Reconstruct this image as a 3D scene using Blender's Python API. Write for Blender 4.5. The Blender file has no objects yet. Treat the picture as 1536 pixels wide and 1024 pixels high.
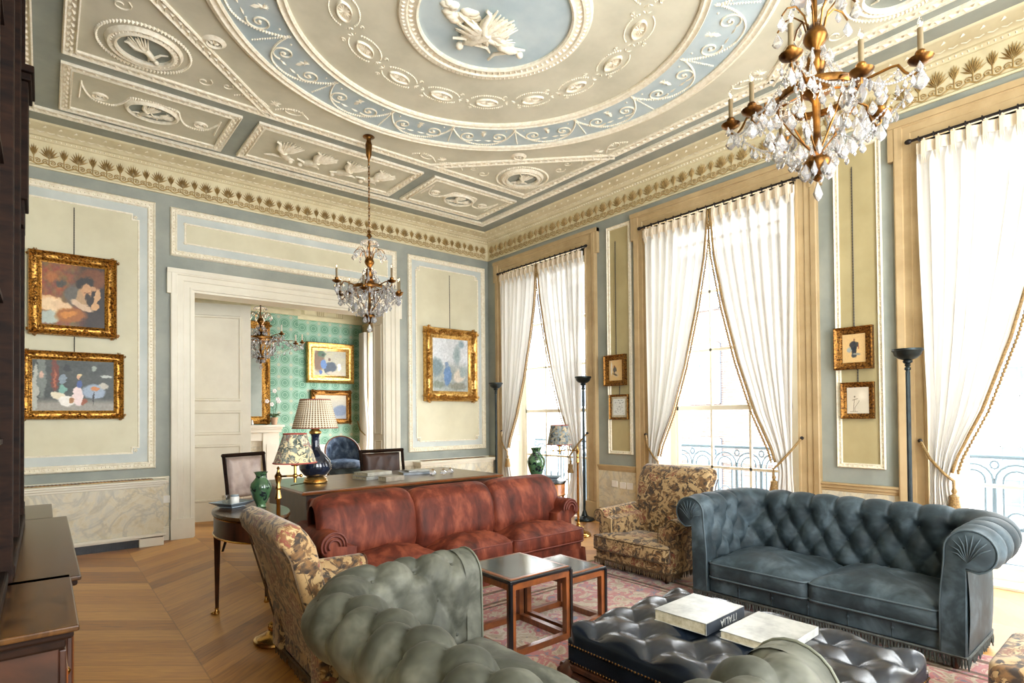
SKY = 14.0; EXPO = 0.12; LAMPS = [((2.57, 1.04, 2.75), 9), ((2.57, 5.36, 2.85), 12), ((2.53, 9.0, 2.8), 12)]
import bpy, math, random
from math import sin, cos, pi, sqrt, atan2, radians, exp, hypot
from mathutils import Vector, Matrix
random.seed(7)
SC = bpy.context.scene
COL = SC.collection
# ------------------------------------------------------------------ mesh builder
class MB:
    def __init__(s):
        s.v = []; s.f = []; s.M = Matrix.Identity(4); s.mi = []; s.m = 0; s.col = None
    def at(s, x=0, y=0, z=0, rz=0, rx=0, ry=0, sc=1):
        s.M = Matrix.Translation((x, y, z)) @ Matrix.Rotation(rz, 4, 'Z') @ Matrix.Rotation(ry, 4, 'Y') @ Matrix.Rotation(rx, 4, 'X') @ Matrix.Scale(sc, 4)
        return s
    def add(s, vs, fs):
        n = len(s.v); M = s.M
        s.v.extend([(M @ Vector(p))[:] for p in vs])
        s.f.extend([tuple(i + n for i in f) for f in fs])
        s.mi.extend([s.m] * len(fs))
    def box(s, x0, x1, y0, y1, z0, z1):
        s.add([(x, y, z) for z in (z0, z1) for y in (y0, y1) for x in (x0, x1)],
              [(0, 2, 3, 1), (4, 5, 7, 6), (0, 1, 5, 4), (2, 6, 7, 3), (0, 4, 6, 2), (1, 3, 7, 5)])
    def grid(s, fn, nu, nv, cu=False, cv=False, flip=False):
        P = [fn(i / nu, j / nv) for j in range(nv + (0 if cv else 1)) for i in range(nu + (0 if cu else 1))]
        W = nu + (0 if cu else 1); Hh = nv + (0 if cv else 1); F = []
        for j in range(nv):
            for i in range(nu):
                a = j * W + i; b = j * W + (i + 1) % W; c = ((j + 1) % Hh) * W + (i + 1) % W; d = ((j + 1) % Hh) * W + i
                F.append((a, d, c, b) if flip else (a, b, c, d))
        s.add(P, F)
    def lathe(s, prof, n=24, cx=0, cy=0, cz=0, sx=1, sy=1, cap=True):
        P = []; F = []
        for r, z in prof:
            r = max(r, 1e-4)
            for i in range(n):
                a = 2 * pi * i / n; P.append((cx + r * cos(a) * sx, cy + r * sin(a) * sy, cz + z))
        for j in range(len(prof) - 1):
            for i in range(n):
                a = j * n + i; b = j * n + (i + 1) % n
                F.append((a, b, b + n, a + n))
        if prof[0] == prof[-1]: cap = False
        if cap and prof[0][0] > 1e-3: F.append(tuple(range(n - 1, -1, -1)))
        if cap and prof[-1][0] > 1e-3: F.append(tuple((len(prof) - 1) * n + i for i in range(n)))
        s.add(P, F)
    def ball(s, x, y, z, rx, ry=None, rz=None, n=8, m=6):
        ry = rx if ry is None else ry; rz = rx if rz is None else rz
        P = [(x, y, z - rz)]; F = []
        for j in range(1, m):
            t = -pi / 2 + pi * j / m
            for i in range(n):
                a = 2 * pi * i / n; P.append((x + rx * cos(t) * cos(a), y + ry * cos(t) * sin(a), z + rz * sin(t)))
        P.append((x, y, z + rz)); L = len(P) - 1
        for i in range(n):
            F.append((0, 1 + (i + 1) % n, 1 + i)); F.append((L, L - n + i, L - n + (i + 1) % n))
        for j in range(m - 2):
            for i in range(n):
                a = 1 + j * n + i; b = 1 + j * n + (i + 1) % n; F.append((a, b, b + n, a + n))
        s.add(P, F)
    def tube(s, pts, r, n=8, closed=False, caps=True, up=None):
        pts = [Vector(p) for p in pts]; L = len(pts)
        rr = r if isinstance(r, (list, tuple)) else [r] * L
        P = []; F = []; prev = None
        for i, p in enumerate(pts):
            if closed: t = pts[(i + 1) % L] - pts[i - 1]
            else: t = pts[min(i + 1, L - 1)] - pts[max(i - 1, 0)]
            if t.length < 1e-9: t = Vector((0, 0, 1))
            t.normalize()
            if prev is None:
                a = Vector(up) if up else (Vector((0, 0, 1)) if abs(t.z) < .9 else Vector((1, 0, 0)))
            else: a = prev
            nn = a - t * a.dot(t)
            if nn.length < 1e-6: nn = t.orthogonal()
            nn.normalize(); prev = nn; b = t.cross(nn)
            for k in range(n):
                an = 2 * pi * k / n; P.append((p + (nn * cos(an) + b * sin(an)) * rr[i])[:])
        for i in range(L if closed else L - 1):
            for k in range(n):
                a = i * n + k; b = i * n + (k + 1) % n; c = ((i + 1) % L) * n + (k + 1) % n; d = ((i + 1) % L) * n + k
                F.append((a, b, c, d))
        if caps and not closed:
            F.append(tuple(range(n - 1, -1, -1))); F.append(tuple((L - 1) * n + k for k in range(n)))
        s.add(P, F)
    def prism(s, poly, z0, z1):
        n = len(poly)
        ar = sum(poly[i][0] * poly[(i + 1) % n][1] - poly[(i + 1) % n][0] * poly[i][1] for i in range(n))
        if ar < 0: poly = poly[::-1]
        s.add([(x, y, z0) for x, y in poly] + [(x, y, z1) for x, y in poly],
              [tuple(range(n - 1, -1, -1)), tuple(range(n, 2 * n))] + [(i, (i + 1) % n, (i + 1) % n + n, i + n) for i in range(n)])
    # mitred moulding: path in the local XY plane, profile (offset to the left of travel, height z)
    def mould(s, path, prof, closed=True):
        n = len(path); m = len(prof); P = []; F = []
        for i in range(n):
            p = Vector(path[i]); a = Vector(path[i - 1]); b = Vector(path[(i + 1) % n])
            if closed or 0 < i < n - 1:
                d1 = (p - a).normalized(); d2 = (b - p).normalized()
            elif i == 0: d1 = d2 = (b - p).normalized()
            else: d1 = d2 = (p - a).normalized()
            n1 = Vector((-d1.y, d1.x)); n2 = Vector((-d2.y, d2.x)); q = n1 + n2
            q = q / max(q.length_squared, 1e-6) * 2
            for o, h in prof: P.append((p.x + q.x * o, p.y + q.y * o, h))
        for i in range(n if closed else n - 1):
            for k in range(m - 1):
                a = i * m + k; b = ((i + 1) % n) * m + k; F.append((a, b, b + 1, a + 1))
        if not closed:
            F.append(tuple(range(m))); F.append(tuple((n - 1) * m + k for k in range(m - 1, -1, -1)))
        s.add(P, F)
    def build(s, name, mat, parent=None, smooth=35, loc=None, bevel=0, seg=2, sub=0):
        me = bpy.data.meshes.new(name)
        me.from_pydata(s.v, [], s.f)
        mats = mat if isinstance(mat, (list, tuple)) else [mat]
        for m in mats: me.materials.append(m)
        if len(mats) > 1: me.polygons.foreach_set('material_index', s.mi)
        if s.col is not None:
            ca = me.color_attributes.new('Col', 'FLOAT_COLOR', 'POINT')
            flat = []
            for c in s.col: flat += [c[0], c[1], c[2], 1.0]
            ca.data.foreach_set('color', flat)
        if smooth:
            me.shade_smooth()
            if smooth < 180: me.set_sharp_from_angle(angle=radians(smooth))
        me.update()
        o = bpy.data.objects.new(name, me); COL.objects.link(o)
        if parent is not None: o.parent = parent
        if loc: o.location = loc
        if bevel:
            b = o.modifiers.new('bevel', 'BEVEL'); b.width = bevel; b.segments = seg; b.limit_method = 'ANGLE'; b.angle_limit = radians(40); b.harden_normals = False
        if sub:
            b = o.modifiers.new('sub', 'SUBSURF'); b.levels = sub; b.render_levels = sub
        return o
def tag(o, label=None, cat=None, group=None, kind=None):
    if label: o['label'] = label
    if cat: o['category'] = cat
    if group: o['group'] = group
    if kind: o['kind'] = kind
    return o
def struct(o): o['kind'] = 'structure'; return o
def thing(name, label, cat, loc=(0, 0, 0), rz=0, group=None, sc=1):
    o = bpy.data.objects.new(name, None); COL.objects.link(o); o.empty_display_size = .1
    o.location = loc; o.rotation_euler = (0, 0, rz); o.scale = (sc, sc, sc)
    return tag(o, label, cat, group)
def dup(o, loc=None, rz=None, label=None, group=None, parent=None):
    c = o.copy(); COL.objects.link(c)
    if parent is not None: c.parent = parent
    if loc is not None: c.location = loc
    if rz is not None: c.rotation_euler = (0, 0, rz)
    if label: c['label'] = label
    if group: c['group'] = group
    for ch in [x for x in KIDS.get(o.name, [])] if False else [x for x in COL.objects if x.parent == o]:
        dup(ch, parent=c)
    return c
def arc(cx, cy, r, a0, a1, n, z=0):
    return [(cx + r * cos(a0 + (a1 - a0) * i / n), cy + r * sin(a0 + (a1 - a0) * i / n), z) for i in range(n + 1)]
def lerp(a, b, t): return a + (b - a) * t
def interp(tab, t):
    for i in range(len(tab) - 1):
        if t <= tab[i + 1][0]:
            k = (t - tab[i][0]) / max(tab[i + 1][0] - tab[i][0], 1e-9); return lerp(tab[i][1], tab[i + 1][1], max(0, k))
    return tab[-1][1]
def smooth(t): t = min(1, max(0, t)); return t * t * (3 - 2 * t)
# value noise used for shapes and for the brushwork of the pictures
def h3(x, y, z=0):
    n = sin(x * 127.1 + y * 311.7 + z * 74.7) * 43758.5453
    return n - math.floor(n)
def vn(x, y, z=0):
    xi = math.floor(x); yi = math.floor(y); a = smooth(x - xi); b = smooth(y - yi)
    return lerp(lerp(h3(xi, yi, z), h3(xi + 1, yi, z), a), lerp(h3(xi, yi + 1, z), h3(xi + 1, yi + 1, z), a), b)
def fbm(x, y, z=0): return vn(x, y, z) * .5 + vn(x * 2.1, y * 2.1, z + 3) * .3 + vn(x * 4.3, y * 4.3, z + 7) * .2
# ------------------------------------------------------------------ materials
def s2l(c):
    c = c / 255.0
    return c / 12.92 if c <= .04045 else ((c + .055) / 1.055) ** 2.4
def rgb(r, g, b): return (s2l(r), s2l(g), s2l(b), 1)
class NT:
    def __init__(s, name):
        s.mat = bpy.data.materials.new(name); s.mat.use_nodes = True
        s.t = s.mat.node_tree; s.t.nodes.clear()
        s.out = s.n('ShaderNodeOutputMaterial')
    def n(s, typ, **k):
        o = s.t.nodes.new(typ)
        for a, b in k.items():
            if hasattr(o, a): setattr(o, a, b)
        return o
    def l(s, a, b): s.t.links.new(a, b)
    def put(s, sock, v):
        if isinstance(v, bpy.types.NodeSocket): s.l(v, sock)
        elif v is not None: sock.default_value = v
    def bsdf(s, base=None, rough=.6, metal=0, **k):
        b = s.n('ShaderNodeBsdfPrincipled'); s.put(b.inputs['Base Color'], base); s.put(b.inputs['Roughness'], rough); s.put(b.inputs['Metallic'], metal)
        for a, v in k.items(): s.put(b.inputs[a.replace('_', ' ')], v)
        s.l(b.outputs[0], s.out.inputs[0]); s.b = b
        return b
    def coord(s, kind='Object', scale=None, rot=None):
        c = s.n('ShaderNodeTexCoord').outputs[kind]
        if scale or rot:
            m = s.n('ShaderNodeMapping'); s.l(c, m.inputs[0])
            if scale: m.inputs['Scale'].default_value = scale if isinstance(scale, tuple) else (scale,) * 3
            if rot: m.inputs['Rotation'].default_value = rot
            c = m.outputs[0]
        return c
    def noise(s, co, scale=5, detail=3, rough=.5, dist=0):
        n = s.n('ShaderNodeTexNoise'); s.l(co, n.inputs['Vector']); n.inputs['Scale'].default_value = scale
        n.inputs['Detail'].default_value = detail; n.inputs['Roughness'].default_value = rough; n.inputs['Distortion'].default_value = dist
        return n.outputs['Fac']
    def voro(s, co, scale=5, feat='F1', out='Distance', rnd=1):
        n = s.n('ShaderNodeTexVoronoi'); n.feature = feat; s.l(co, n.inputs['Vector']); n.inputs['Scale'].default_value = scale
        n.inputs['Randomness'].default_value = rnd
        return n.outputs[out]
    def math(s, op, a, b=None, c=None):
        n = s.n('ShaderNodeMath'); n.operation = op
        for i, v in enumerate((a, b, c)):
            if v is not None: s.put(n.inputs[i], v)
        return n.outputs[0]
    def ramp(s, fac, stops, interp='LINEAR'):
        n = s.n('ShaderNodeValToRGB'); s.l(fac, n.inputs[0]); e = n.color_ramp.elements; n.color_ramp.interpolation = interp
        while len(e) < len(stops): e.new(.5)
        for i, (p, c) in enumerate(stops): e[i].position = p; e[i].color = c if len(c) == 4 else (*c, 1)
        return n.outputs[0]
    def mix(s, f, a, b, mode='MIX'):
        n = s.n('ShaderNodeMix'); n.data_type = 'RGBA'; n.blend_type = mode
        s.put(n.inputs['Factor'], f); s.put(n.inputs[6], a); s.put(n.inputs[7], b)
        return n.outputs[2]
    def bump(s, h, strength=.3, dist=.01):
        n = s.n('ShaderNodeBump'); n.inputs['Strength'].default_value = strength; n.inputs['Distance'].default_value = dist
        s.l(h, n.inputs['Height']); s.l(n.outputs[0], s.b.inputs['Normal']); return n
    def sep(s, co):
        n = s.n('ShaderNodeSeparateXYZ'); s.l(co, n.inputs[0]); return n.outputs
    def comb(s, x, y, z=0):
        n = s.n('ShaderNodeCombineXYZ')
        for i, v in enumerate((x, y, z)): s.put(n.inputs[i], v)
        return n.outputs[0]
def paint(name, c, c2=None, scale=3, rough=.6, b=0, bscale=60):
    t = NT(name); co = t.coord(); c2 = c2 or tuple(min(1, x * .86) for x in c[:3]) + (1,)
    t.bsdf(t.ramp(t.noise(co, scale, 4, .6), [(.32, c2), (.62, c)]), rough)
    if b: t.bump(t.noise(co, bscale, 3), b, .004)
    return t.mat
def metal(name, c, rough=.3, c2=None, b=0, bs=60, me=1.0):
    t = NT(name); co = t.coord()
    base = t.ramp(t.noise(co, 14, 3), [(.35, c2), (.6, c)]) if c2 else c
    t.bsdf(base, rough, me)
    if b: t.bump(t.noise(co, bs, 4), b, .004)
    return t.mat
def wood(name, c, c2, scale=(2, 14, 14), rough=.3, coat=.3, spec=.5):
    t = NT(name); co = t.coord(scale=scale)
    t.bsdf(t.ramp(t.noise(co, 3, 5, .6, .6), [(.3, c2), (.65, c)]), rough, Coat_Weight=coat, Coat_Roughness=.15, Specular_IOR_Level=spec)
    return t.mat
M = {}
M['slate'] = paint('blue grey wall paint', rgb(154, 158, 149), rgb(135, 141, 134), 2.2)
M['paleblue'] = paint('pale blue paint', rgb(198, 204, 200), rgb(183, 191, 188), 2.5)
M['ceilblue'] = paint('ceiling blue paint', rgb(186, 200, 204), rgb(164, 182, 190), 2.6)
M['ceilslate'] = paint('ceiling slate paint', rgb(152, 157, 148), rgb(133, 140, 133), 2.2)
M['cream'] = paint('cream panel paint', rgb(214, 209, 182), rgb(202, 196, 168), 2)
M['ceilcream'] = paint('ceiling cream paint', rgb(206, 202, 182), rgb(188, 185, 165), 2.4)
M['ivory'] = paint('ivory woodwork paint', rgb(228, 223, 206), rgb(218, 212, 194), 3, .45)
M['plaster'] = paint('white plaster relief', rgb(240, 234, 216), rgb(222, 212, 188), 30, .6, .3, 90)
M['casing'] = paint('woodwork tinted for dim light', rgb(186, 162, 122), rgb(168, 143, 103), 3, .5)  # dim, warm light on the window wall is painted into this colour
M['cream_dim'] = paint('cream pier paint tinted for dim light', rgb(176, 162, 120), rgb(162, 148, 106), 2)  # shaded copy of the cream: backlit tone of the piers put into the paint
M['slatedim'] = M['slate']
M['tan'] = paint('ochre relief', rgb(176, 150, 98), rgb(150, 122, 74), 26, .6, .2, 90)
M['frieze'] = paint('frieze ground', rgb(216, 206, 172), rgb(202, 190, 154), 5)
M['blank'] = paint('plain off white', rgb(214, 208, 192), None, 2)
# marble dado
t = NT('painted marble'); co = t.coord(rot=(.4, .7, .5)); n1 = t.noise(co, 2.2, 6, .62, 1.6); n2 = t.noise(co, 4.5, 6, .7, 2.2)
vein = t.ramp(t.math('ABSOLUTE', t.math('SUBTRACT', n1, .5)), [(.0, (1, 1, 1)), (.05, (0, 0, 0))])
base = t.ramp(n2, [(.3, rgb(196, 182, 146)), (.5, rgb(212, 204, 180)), (.7, rgb(190, 190, 180))])
t.bsdf(t.mix(t.math('MULTIPLY', vein, .45), base, rgb(150, 150, 144)), .35); M['marble'] = t.mat
# chevron oak floor
t = NT('chevron oak floor'); co = t.coord(); x, y, z = t.sep(co)
W_ = .66; PW = .17
sx = t.math('DIVIDE', x, W_); ci = t.math('FLOOR', sx); fx = t.math('FRACT', sx)
odd = t.math('MODULO', t.math('ABSOLUTE', ci), 2.0)
sgn = t.math('SUBTRACT', t.math('MULTIPLY', odd, 2), 1)
lx = t.math('MULTIPLY', fx, W_)
yy = t.math('SUBTRACT', y, t.math('MULTIPLY', sgn, t.math('MULTIPLY', lx, .85)))
yy = t.math('ADD', yy, t.math('MULTIPLY', odd, W_ * .85))
rowf = t.math('DIVIDE', yy, PW * 1.31); row = t.math('FLOOR', rowf); fr = t.math('FRACT', rowf)
wn = t.n('ShaderNodeTexWhiteNoise'); t.l(t.comb(row, ci, 0), wn.inputs['Vector'])
u_ = t.math('ADD', lx, t.math('MULTIPLY', sgn, t.math('MULTIPLY', y, .85))); v_ = yy
g = t.noise(t.comb(t.math('MULTIPLY', u_, 2.0), t.math('MULTIPLY', v_, 22), t.math('MULTIPLY', wn.outputs['Value'], 40)), 1.6, 5, .62, .8)
val = t.math('ADD', t.math('MULTIPLY', wn.outputs['Value'], .3), t.math('MULTIPLY', g, .7))
base = t.ramp(val, [(.2, rgb(104, 64, 26)), (.42, rgb(160, 108, 50)), (.62, rgb(188, 136, 70)), (.88, rgb(210, 164, 98))])
e1 = t.math('GREATER_THAN', t.math('ABSOLUTE', t.math('SUBTRACT', fr, .5)), .482)
e2 = t.math('GREATER_THAN', t.math('ABSOLUTE', t.math('SUBTRACT', fx, .5)), .495)
base = t.mix(t.math('MULTIPLY', t.math('MAXIMUM', e1, e2), .35), base, rgb(62, 38, 18))
t.bsdf(base, t.math('ADD', t.math('MULTIPLY', g, .25), .27)); t.bump(g, .12, .003); M['floor'] = t.mat
# gilding
def gilt(name, c, c2, rough=.32, bs=55, b=.6):
    t = NT(name); co = t.coord(); n = t.noise(co, bs, 4, .6)
    t.bsdf(t.ramp(n, [(.38, c2), (.58, c)]), rough, .85); t.bump(n, b, .006); return t.mat
M['gilt'] = gilt('carved gilding', rgb(204, 150, 70), rgb(84, 50, 18))
M['gilt2'] = gilt('smooth gilding', rgb(212, 170, 98), rgb(164, 118, 56), .28, 25, .15)
M['giltdark'] = gilt('worn dark gilding', rgb(160, 112, 52), rgb(66, 38, 18), .4, 60, .6)
M['brass'] = metal('polished brass', rgb(204, 164, 96), .2, rgb(166, 124, 62))
M['bronze'] = metal('gilt bronze', rgb(140, 98, 48), .34, rgb(66, 42, 22), .2, 90)
M['darkiron'] = metal('dark green bronze', rgb(38, 48, 50), .38, rgb(26, 32, 34), 0, 40, .6)
M['black'] = paint('black lacquer', rgb(18, 18, 20), None, 3, .25)
M['rod'] = metal('black iron', rgb(34, 28, 26), .5, None, 0, 40, .5)
M['mahog'] = wood('dark mahogany', rgb(70, 38, 22), rgb(34, 18, 11), (2, 10, 2), .34, .15)
M['mahog2'] = wood('black brown oak', rgb(40, 24, 15), rgb(13, 8, 6), (2, 2, 8), .62, .0, .1)
M['cabtop'] = wood('polished walnut top', rgb(84, 56, 28), rgb(34, 20, 12), (8, 2, 2), .24, .0, .35)
M['desktop'] = wood('worn desk top', rgb(108, 86, 62), rgb(66, 50, 36), (3, 12, 2), .3, .4)
M['rosew'] = wood('rosewood', rgb(128, 70, 32), rgb(76, 40, 20), (3, 12, 3), .28, .4)
M['satin'] = wood('inlaid satinwood', rgb(184, 118, 62), rgb(136, 74, 38), (6, 3, 3), .25, .5)
M['glasstop'] = metal('dark slate top', rgb(92, 96, 94), .12, rgb(70, 74, 72), 0, 10, .2)
# velvets
def velvet(name, dark, mid, light, scale=5, st=(1, 1, 1)):
    t = NT(name); co = t.coord(scale=st); n = t.noise(co, scale, 4, .6, .35)
    t.bsdf(t.ramp(n, [(.3, dark), (.5, mid), (.72, light)]), .6, Sheen_Weight=.35, Sheen_Roughness=.3, Sheen_Tint=light, Specular_IOR_Level=.25)
    t.bump(t.noise(co, scale * 9, 3), .12, .004); return t.mat
M['bluev'] = velvet('blue grey velvet', rgb(24, 31, 34), rgb(42, 53, 58), rgb(78, 91, 98), 5)
M['greenv'] = velvet('sage grey velvet', rgb(42, 43, 36), rgb(66, 67, 58), rgb(104, 104, 93), 5)
M['bluev2'] = velvet('mid blue velvet', rgb(40, 52, 70), rgb(74, 90, 114), rgb(128, 144, 164), 9)
M['redv'] = velvet('russet red velvet', rgb(52, 20, 11), rgb(90, 37, 22), rgb(138, 72, 48), 5, (1.6, 1.6, .6))
M['pipeg'] = paint('sage piping', rgb(96, 98, 84)); M['pipeb'] = paint('blue piping', rgb(66, 80, 86)); M['pipr'] = paint('russet piping', rgb(104, 48, 36))
def leather(name, c, c2, rough=.3, coat=.2):
    t = NT(name); co = t.coord(); t.bsdf(t.ramp(t.noise(co, 6, 4), [(.35, c2), (.65, c)]), rough, Coat_Weight=coat, Coat_Roughness=.25)
    t.bump(t.voro(co, 260), .12, .002); return t.mat
M['leather'] = leather('navy black leather', rgb(24, 32, 43), rgb(11, 16, 23), .26, .35)
M['brownleather'] = leather('dark brown leather', rgb(60, 34, 20), rgb(30, 17, 11), .5, 0)
M['plum'] = leather('pale rose leather', rgb(196, 178, 168), rgb(150, 128, 118), .5)
# floral linen
def floral(name, ground, ground2, leaf, rose, gold, sc=9):
    t = NT(name); co = t.coord(); d = t.n('ShaderNodeVectorMath'); d.operation = 'ADD'
    nn = t.n('ShaderNodeTexNoise'); t.l(co, nn.inputs['Vector']); nn.inputs['Scale'].default_value = 9
    sc2 = t.n('ShaderNodeVectorMath'); sc2.operation = 'SCALE'; t.l(nn.outputs['Color'], sc2.inputs[0]); sc2.inputs['Scale'].default_value = .09
    t.l(co, d.inputs[0]); t.l(sc2.outputs[0], d.inputs[1]); co2 = d.outputs[0]
    base = t.ramp(t.noise(co, 4, 3), [(.35, ground2), (.65, ground)])
    lf = t.noise(co2, sc * 1.6, 4, .6, 1.5)
    base = t.mix(t.ramp(lf, [(.47, (0, 0, 0)), (.51, (1, 1, 1))]), base, t.ramp(t.noise(co2, 30, 2), [(.4, leaf), (.62, gold)]))
    v = t.voro(co2, sc * .62)
    pet = t.math('MULTIPLY', t.math('LESS_THAN', v, .38), t.math('GREATER_THAN', t.noise(co, 2.7, 1), .44))
    base = t.mix(pet, base, t.ramp(t.noise(co2, 26, 3, .6, 2), [(.35, rose), (.5, gold), (.6, ground)]))
    v2 = t.voro(co2, sc * 2.3)
    base = t.mix(t.math('MULTIPLY', t.math('LESS_THAN', v2, .16), t.math('GREATER_THAN', t.noise(co, 3.5, 1), .56)), base, leaf)
    t.bsdf(base, .8, Sheen_Weight=.2); t.bump(t.noise(co, 300, 2), .1, .002); return t.mat
M['floral'] = floral('floral linen', rgb(176, 148, 104), rgb(150, 120, 78), rgb(44, 32, 20), rgb(122, 50, 46), rgb(112, 80, 42))
M['shadefloral'] = floral('floral lampshade silk', rgb(212, 196, 158), rgb(190, 168, 124), rgb(48, 58, 50), rgb(140, 70, 40), rgb(112, 118, 112), 18)
M['shadeblue'] = floral('blue floral lampshade silk', rgb(120, 134, 140), rgb(86, 100, 108), rgb(34, 42, 44), rgb(120, 76, 52), rgb(176, 160, 128), 18)
M['fringe'] = paint('brown fringe', rgb(96, 74, 46), rgb(60, 44, 28), 60, .8)
M['fringeb'] = paint('grey fringe', rgb(66, 70, 66), rgb(40, 42, 38), 60, .8)
M['goldbraid'] = paint('gold braid', rgb(158, 128, 78), rgb(104, 78, 42), 80, .55, .5, 200)
# persian rug
t = NT('persian rug'); co = t.coord(); nn = t.noise(co, 7, 3, .6, 2.0)
v = t.voro(co, 7); vc = t.voro(co, 7, out='Color')
base = t.ramp(nn, [(.36, rgb(140, 118, 92)), (.46, rgb(170, 156, 132)), (.53, rgb(150, 76, 72)), (.6, rgb(158, 90, 86)), (.68, rgb(80, 92, 108))])
base = t.mix(t.math('LESS_THAN', v, .2), base, rgb(150, 66, 70))
base = t.mix(t.math('LESS_THAN', v, .1), base, rgb(70, 84, 112))
v3 = t.voro(co, 19); base = t.mix(t.math('LESS_THAN', v3, .13), base, rgb(84, 70, 84))
t.bsdf(base, .9, Sheen_Weight=.3); t.bump(t.noise(co, 200, 2), .4, .004); M['rug'] = t.mat
M['rugedge'] = paint('rug border wool', rgb(120, 96, 74), rgb(70, 56, 60), 18, .9)
# sheer curtain
t = NT('sheer white curtain'); co = t.coord()
tr = t.n('ShaderNodeBsdfTransparent'); tl = t.n('ShaderNodeBsdfTranslucent'); df = t.n('ShaderNodeBsdfDiffuse')
tl.inputs[0].default_value = (.82, .81, .79, 1); df.inputs[0].default_value = (.74, .72, .68, 1)
m1 = t.n('ShaderNodeMixShader'); m1.inputs[0].default_value = .88; t.l(tl.outputs[0], m1.inputs[1]); t.l(df.outputs[0], m1.inputs[2])
m2 = t.n('ShaderNodeMixShader'); m2.inputs[0].default_value = .97; t.l(tr.outputs[0], m2.inputs[1]); t.l(m1.outputs[0], m2.inputs[2]); t.l(m2.outputs[0], t.out.inputs[0]); M['sheer'] = t.mat
t = NT('curtain heading'); t.bsdf(rgb(222, 208, 186), .8); M['heading'] = t.mat
def glassy(name, tint=(1, 1, 1, 1), rough=0.0, refl=.08):
    t = NT(name); tr = t.n('ShaderNodeBsdfTransparent'); tr.inputs[0].default_value = tint; gl = t.n('ShaderNodeBsdfGlossy'); gl.inputs['Roughness'].default_value = rough
    fr = t.n('ShaderNodeLayerWeight'); fr.inputs[0].default_value = .5; fr_ = t.math('MULTIPLY', t.math('POWER', fr.outputs[1], 5.0), .8); mx = t.n('ShaderNodeMixShader')
    t.l(t.math('MAXIMUM', fr_, refl), mx.inputs[0]); t.l(tr.outputs[0], mx.inputs[1]); t.l(gl.outputs[0], mx.inputs[2]); t.l(mx.outputs[0], t.out.inputs[0]); return t.mat
M['pane'] = glassy('window glass', (.97, .98, .98, 1), 0, .04)
t = NT('cut crystal'); t.bsdf((.97, .98, 1, 1), .03, 0, Transmission_Weight=.75, IOR=1.6, Specular_IOR_Level=.9); M['crystal'] = t.mat
t = NT('mirror glass'); t.bsdf((.82, .84, .84, 1), .02, 1); M['mirror'] = t.mat
t = NT('frosted ivory candle'); t.bsdf(rgb(112, 96, 66), .6); M['candle'] = t.mat
t = NT('white candle'); t.bsdf(rgb(226, 218, 204), .5); M['candlew'] = t.mat
t = NT('glowing bulb'); e = t.n('ShaderNodeEmission'); e.inputs[0].default_value = (1, .72, .4, 1); e.inputs[1].default_value = 9; t.l(e.outputs[0], t.out.inputs[0]); M['filament'] = t.mat
M['bulb'] = glassy('bulb glass', (.98, .97, .95, 1), 0, .12)
def glaze(name, c, c2, spot=None, sc=7, rough=.08):
    t = NT(name); co = t.coord(); base = t.ramp(t.noise(co, 9, 3), [(.35, c2), (.65, c)])
    if spot: base = t.mix(t.ramp(t.noise(co, sc, 3, .6, 1.5), [(.54, (0, 0, 0)), (.58, (1, 1, 1))]), base, spot)
    t.bsdf(base, rough, Coat_Weight=.5, Coat_Roughness=.05); return t.mat
M['celadon'] = glaze('green glaze with dark flowers', rgb(84, 118, 80), rgb(50, 82, 56), rgb(18, 30, 34), 15)
M['cobalt'] = glaze('mottled blue black glaze', rgb(36, 44, 62), rgb(14, 18, 28), None)
M['white'] = paint('white china', rgb(232, 230, 224), None, 3, .2)
M['greydish'] = paint('grey blue dish', rgb(150, 164, 172), rgb(120, 134, 142), 6, .25)
t = NT('trellis lampshade'); co = t.coord('UV'); M['trellis_dummy'] = t.mat; t.bsdf(rgb(200, 180, 150), .8)
def wallpaper():
    t = NT('green roundel wallpaper'); co = t.coord(); x, y, z = t.sep(co)
    u = t.math('DIVIDE', x, .24); v = t.math('DIVIDE', z, .24)
    def ring(u, v):
        a = t.math('SUBTRACT', t.math('FRACT', u), .5); b = t.math('SUBTRACT', t.math('FRACT', v), .5)
        return t.math('SQRT', t.math('ADD', t.math('MULTIPLY', a, a), t.math('MULTIPLY', b, b)))
    d = ring(u, v); d2 = ring(t.math('ADD', u, .5), t.math('ADD', v, .5))
    n = t.noise(co, 40, 2)
    g1 = rgb(84, 128, 104); g2 = rgb(138, 164, 148); g3 = rgb(178, 174, 150)
    base = t.mix(t.math('LESS_THAN', d, .46), g2, g1)
    for r in (.45, .36, .2): base = t.mix(t.math('LESS_THAN', t.math('ABSOLUTE', t.math('SUBTRACT', d, r)), .02), base, rgb(150, 184, 160))
    base = t.mix(t.math('LESS_THAN', d2, .13), base, g3)
    t.bsdf(t.mix(t.math('MULTIPLY', n, .3), base, rgb(130, 170, 150)), .6); return t.mat
M['wallpaper'] = wallpaper()
t = NT('canvas paint'); a = t.n('ShaderNodeAttribute'); a.attribute_name = 'Col'; t.bsdf(a.outputs['Color'], .45); M['canvas'] = t.mat
M['string'] = paint('picture wire', rgb(70, 66, 58))
def brickm():
    t = NT('pale grey brick'); co = t.coord(); x, y, z = t.sep(co); b = t.n('ShaderNodeTexBrick'); t.l(t.comb(y, z, x), b.inputs['Vector']); b.inputs['Scale'].default_value = 1
    b.inputs['Brick Width'].default_value = .23; b.inputs['Row Height'].default_value = .08; b.inputs['Mortar Size'].default_value = .008
    b.inputs['Color1'].default_value = rgb(104, 88, 82); b.inputs['Color2'].default_value = rgb(84, 72, 68); b.inputs['Mortar'].default_value = rgb(120, 116, 110)
    t.bsdf(b.outputs[0], .9); return t.mat
M['brick'] = brickm()
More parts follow.
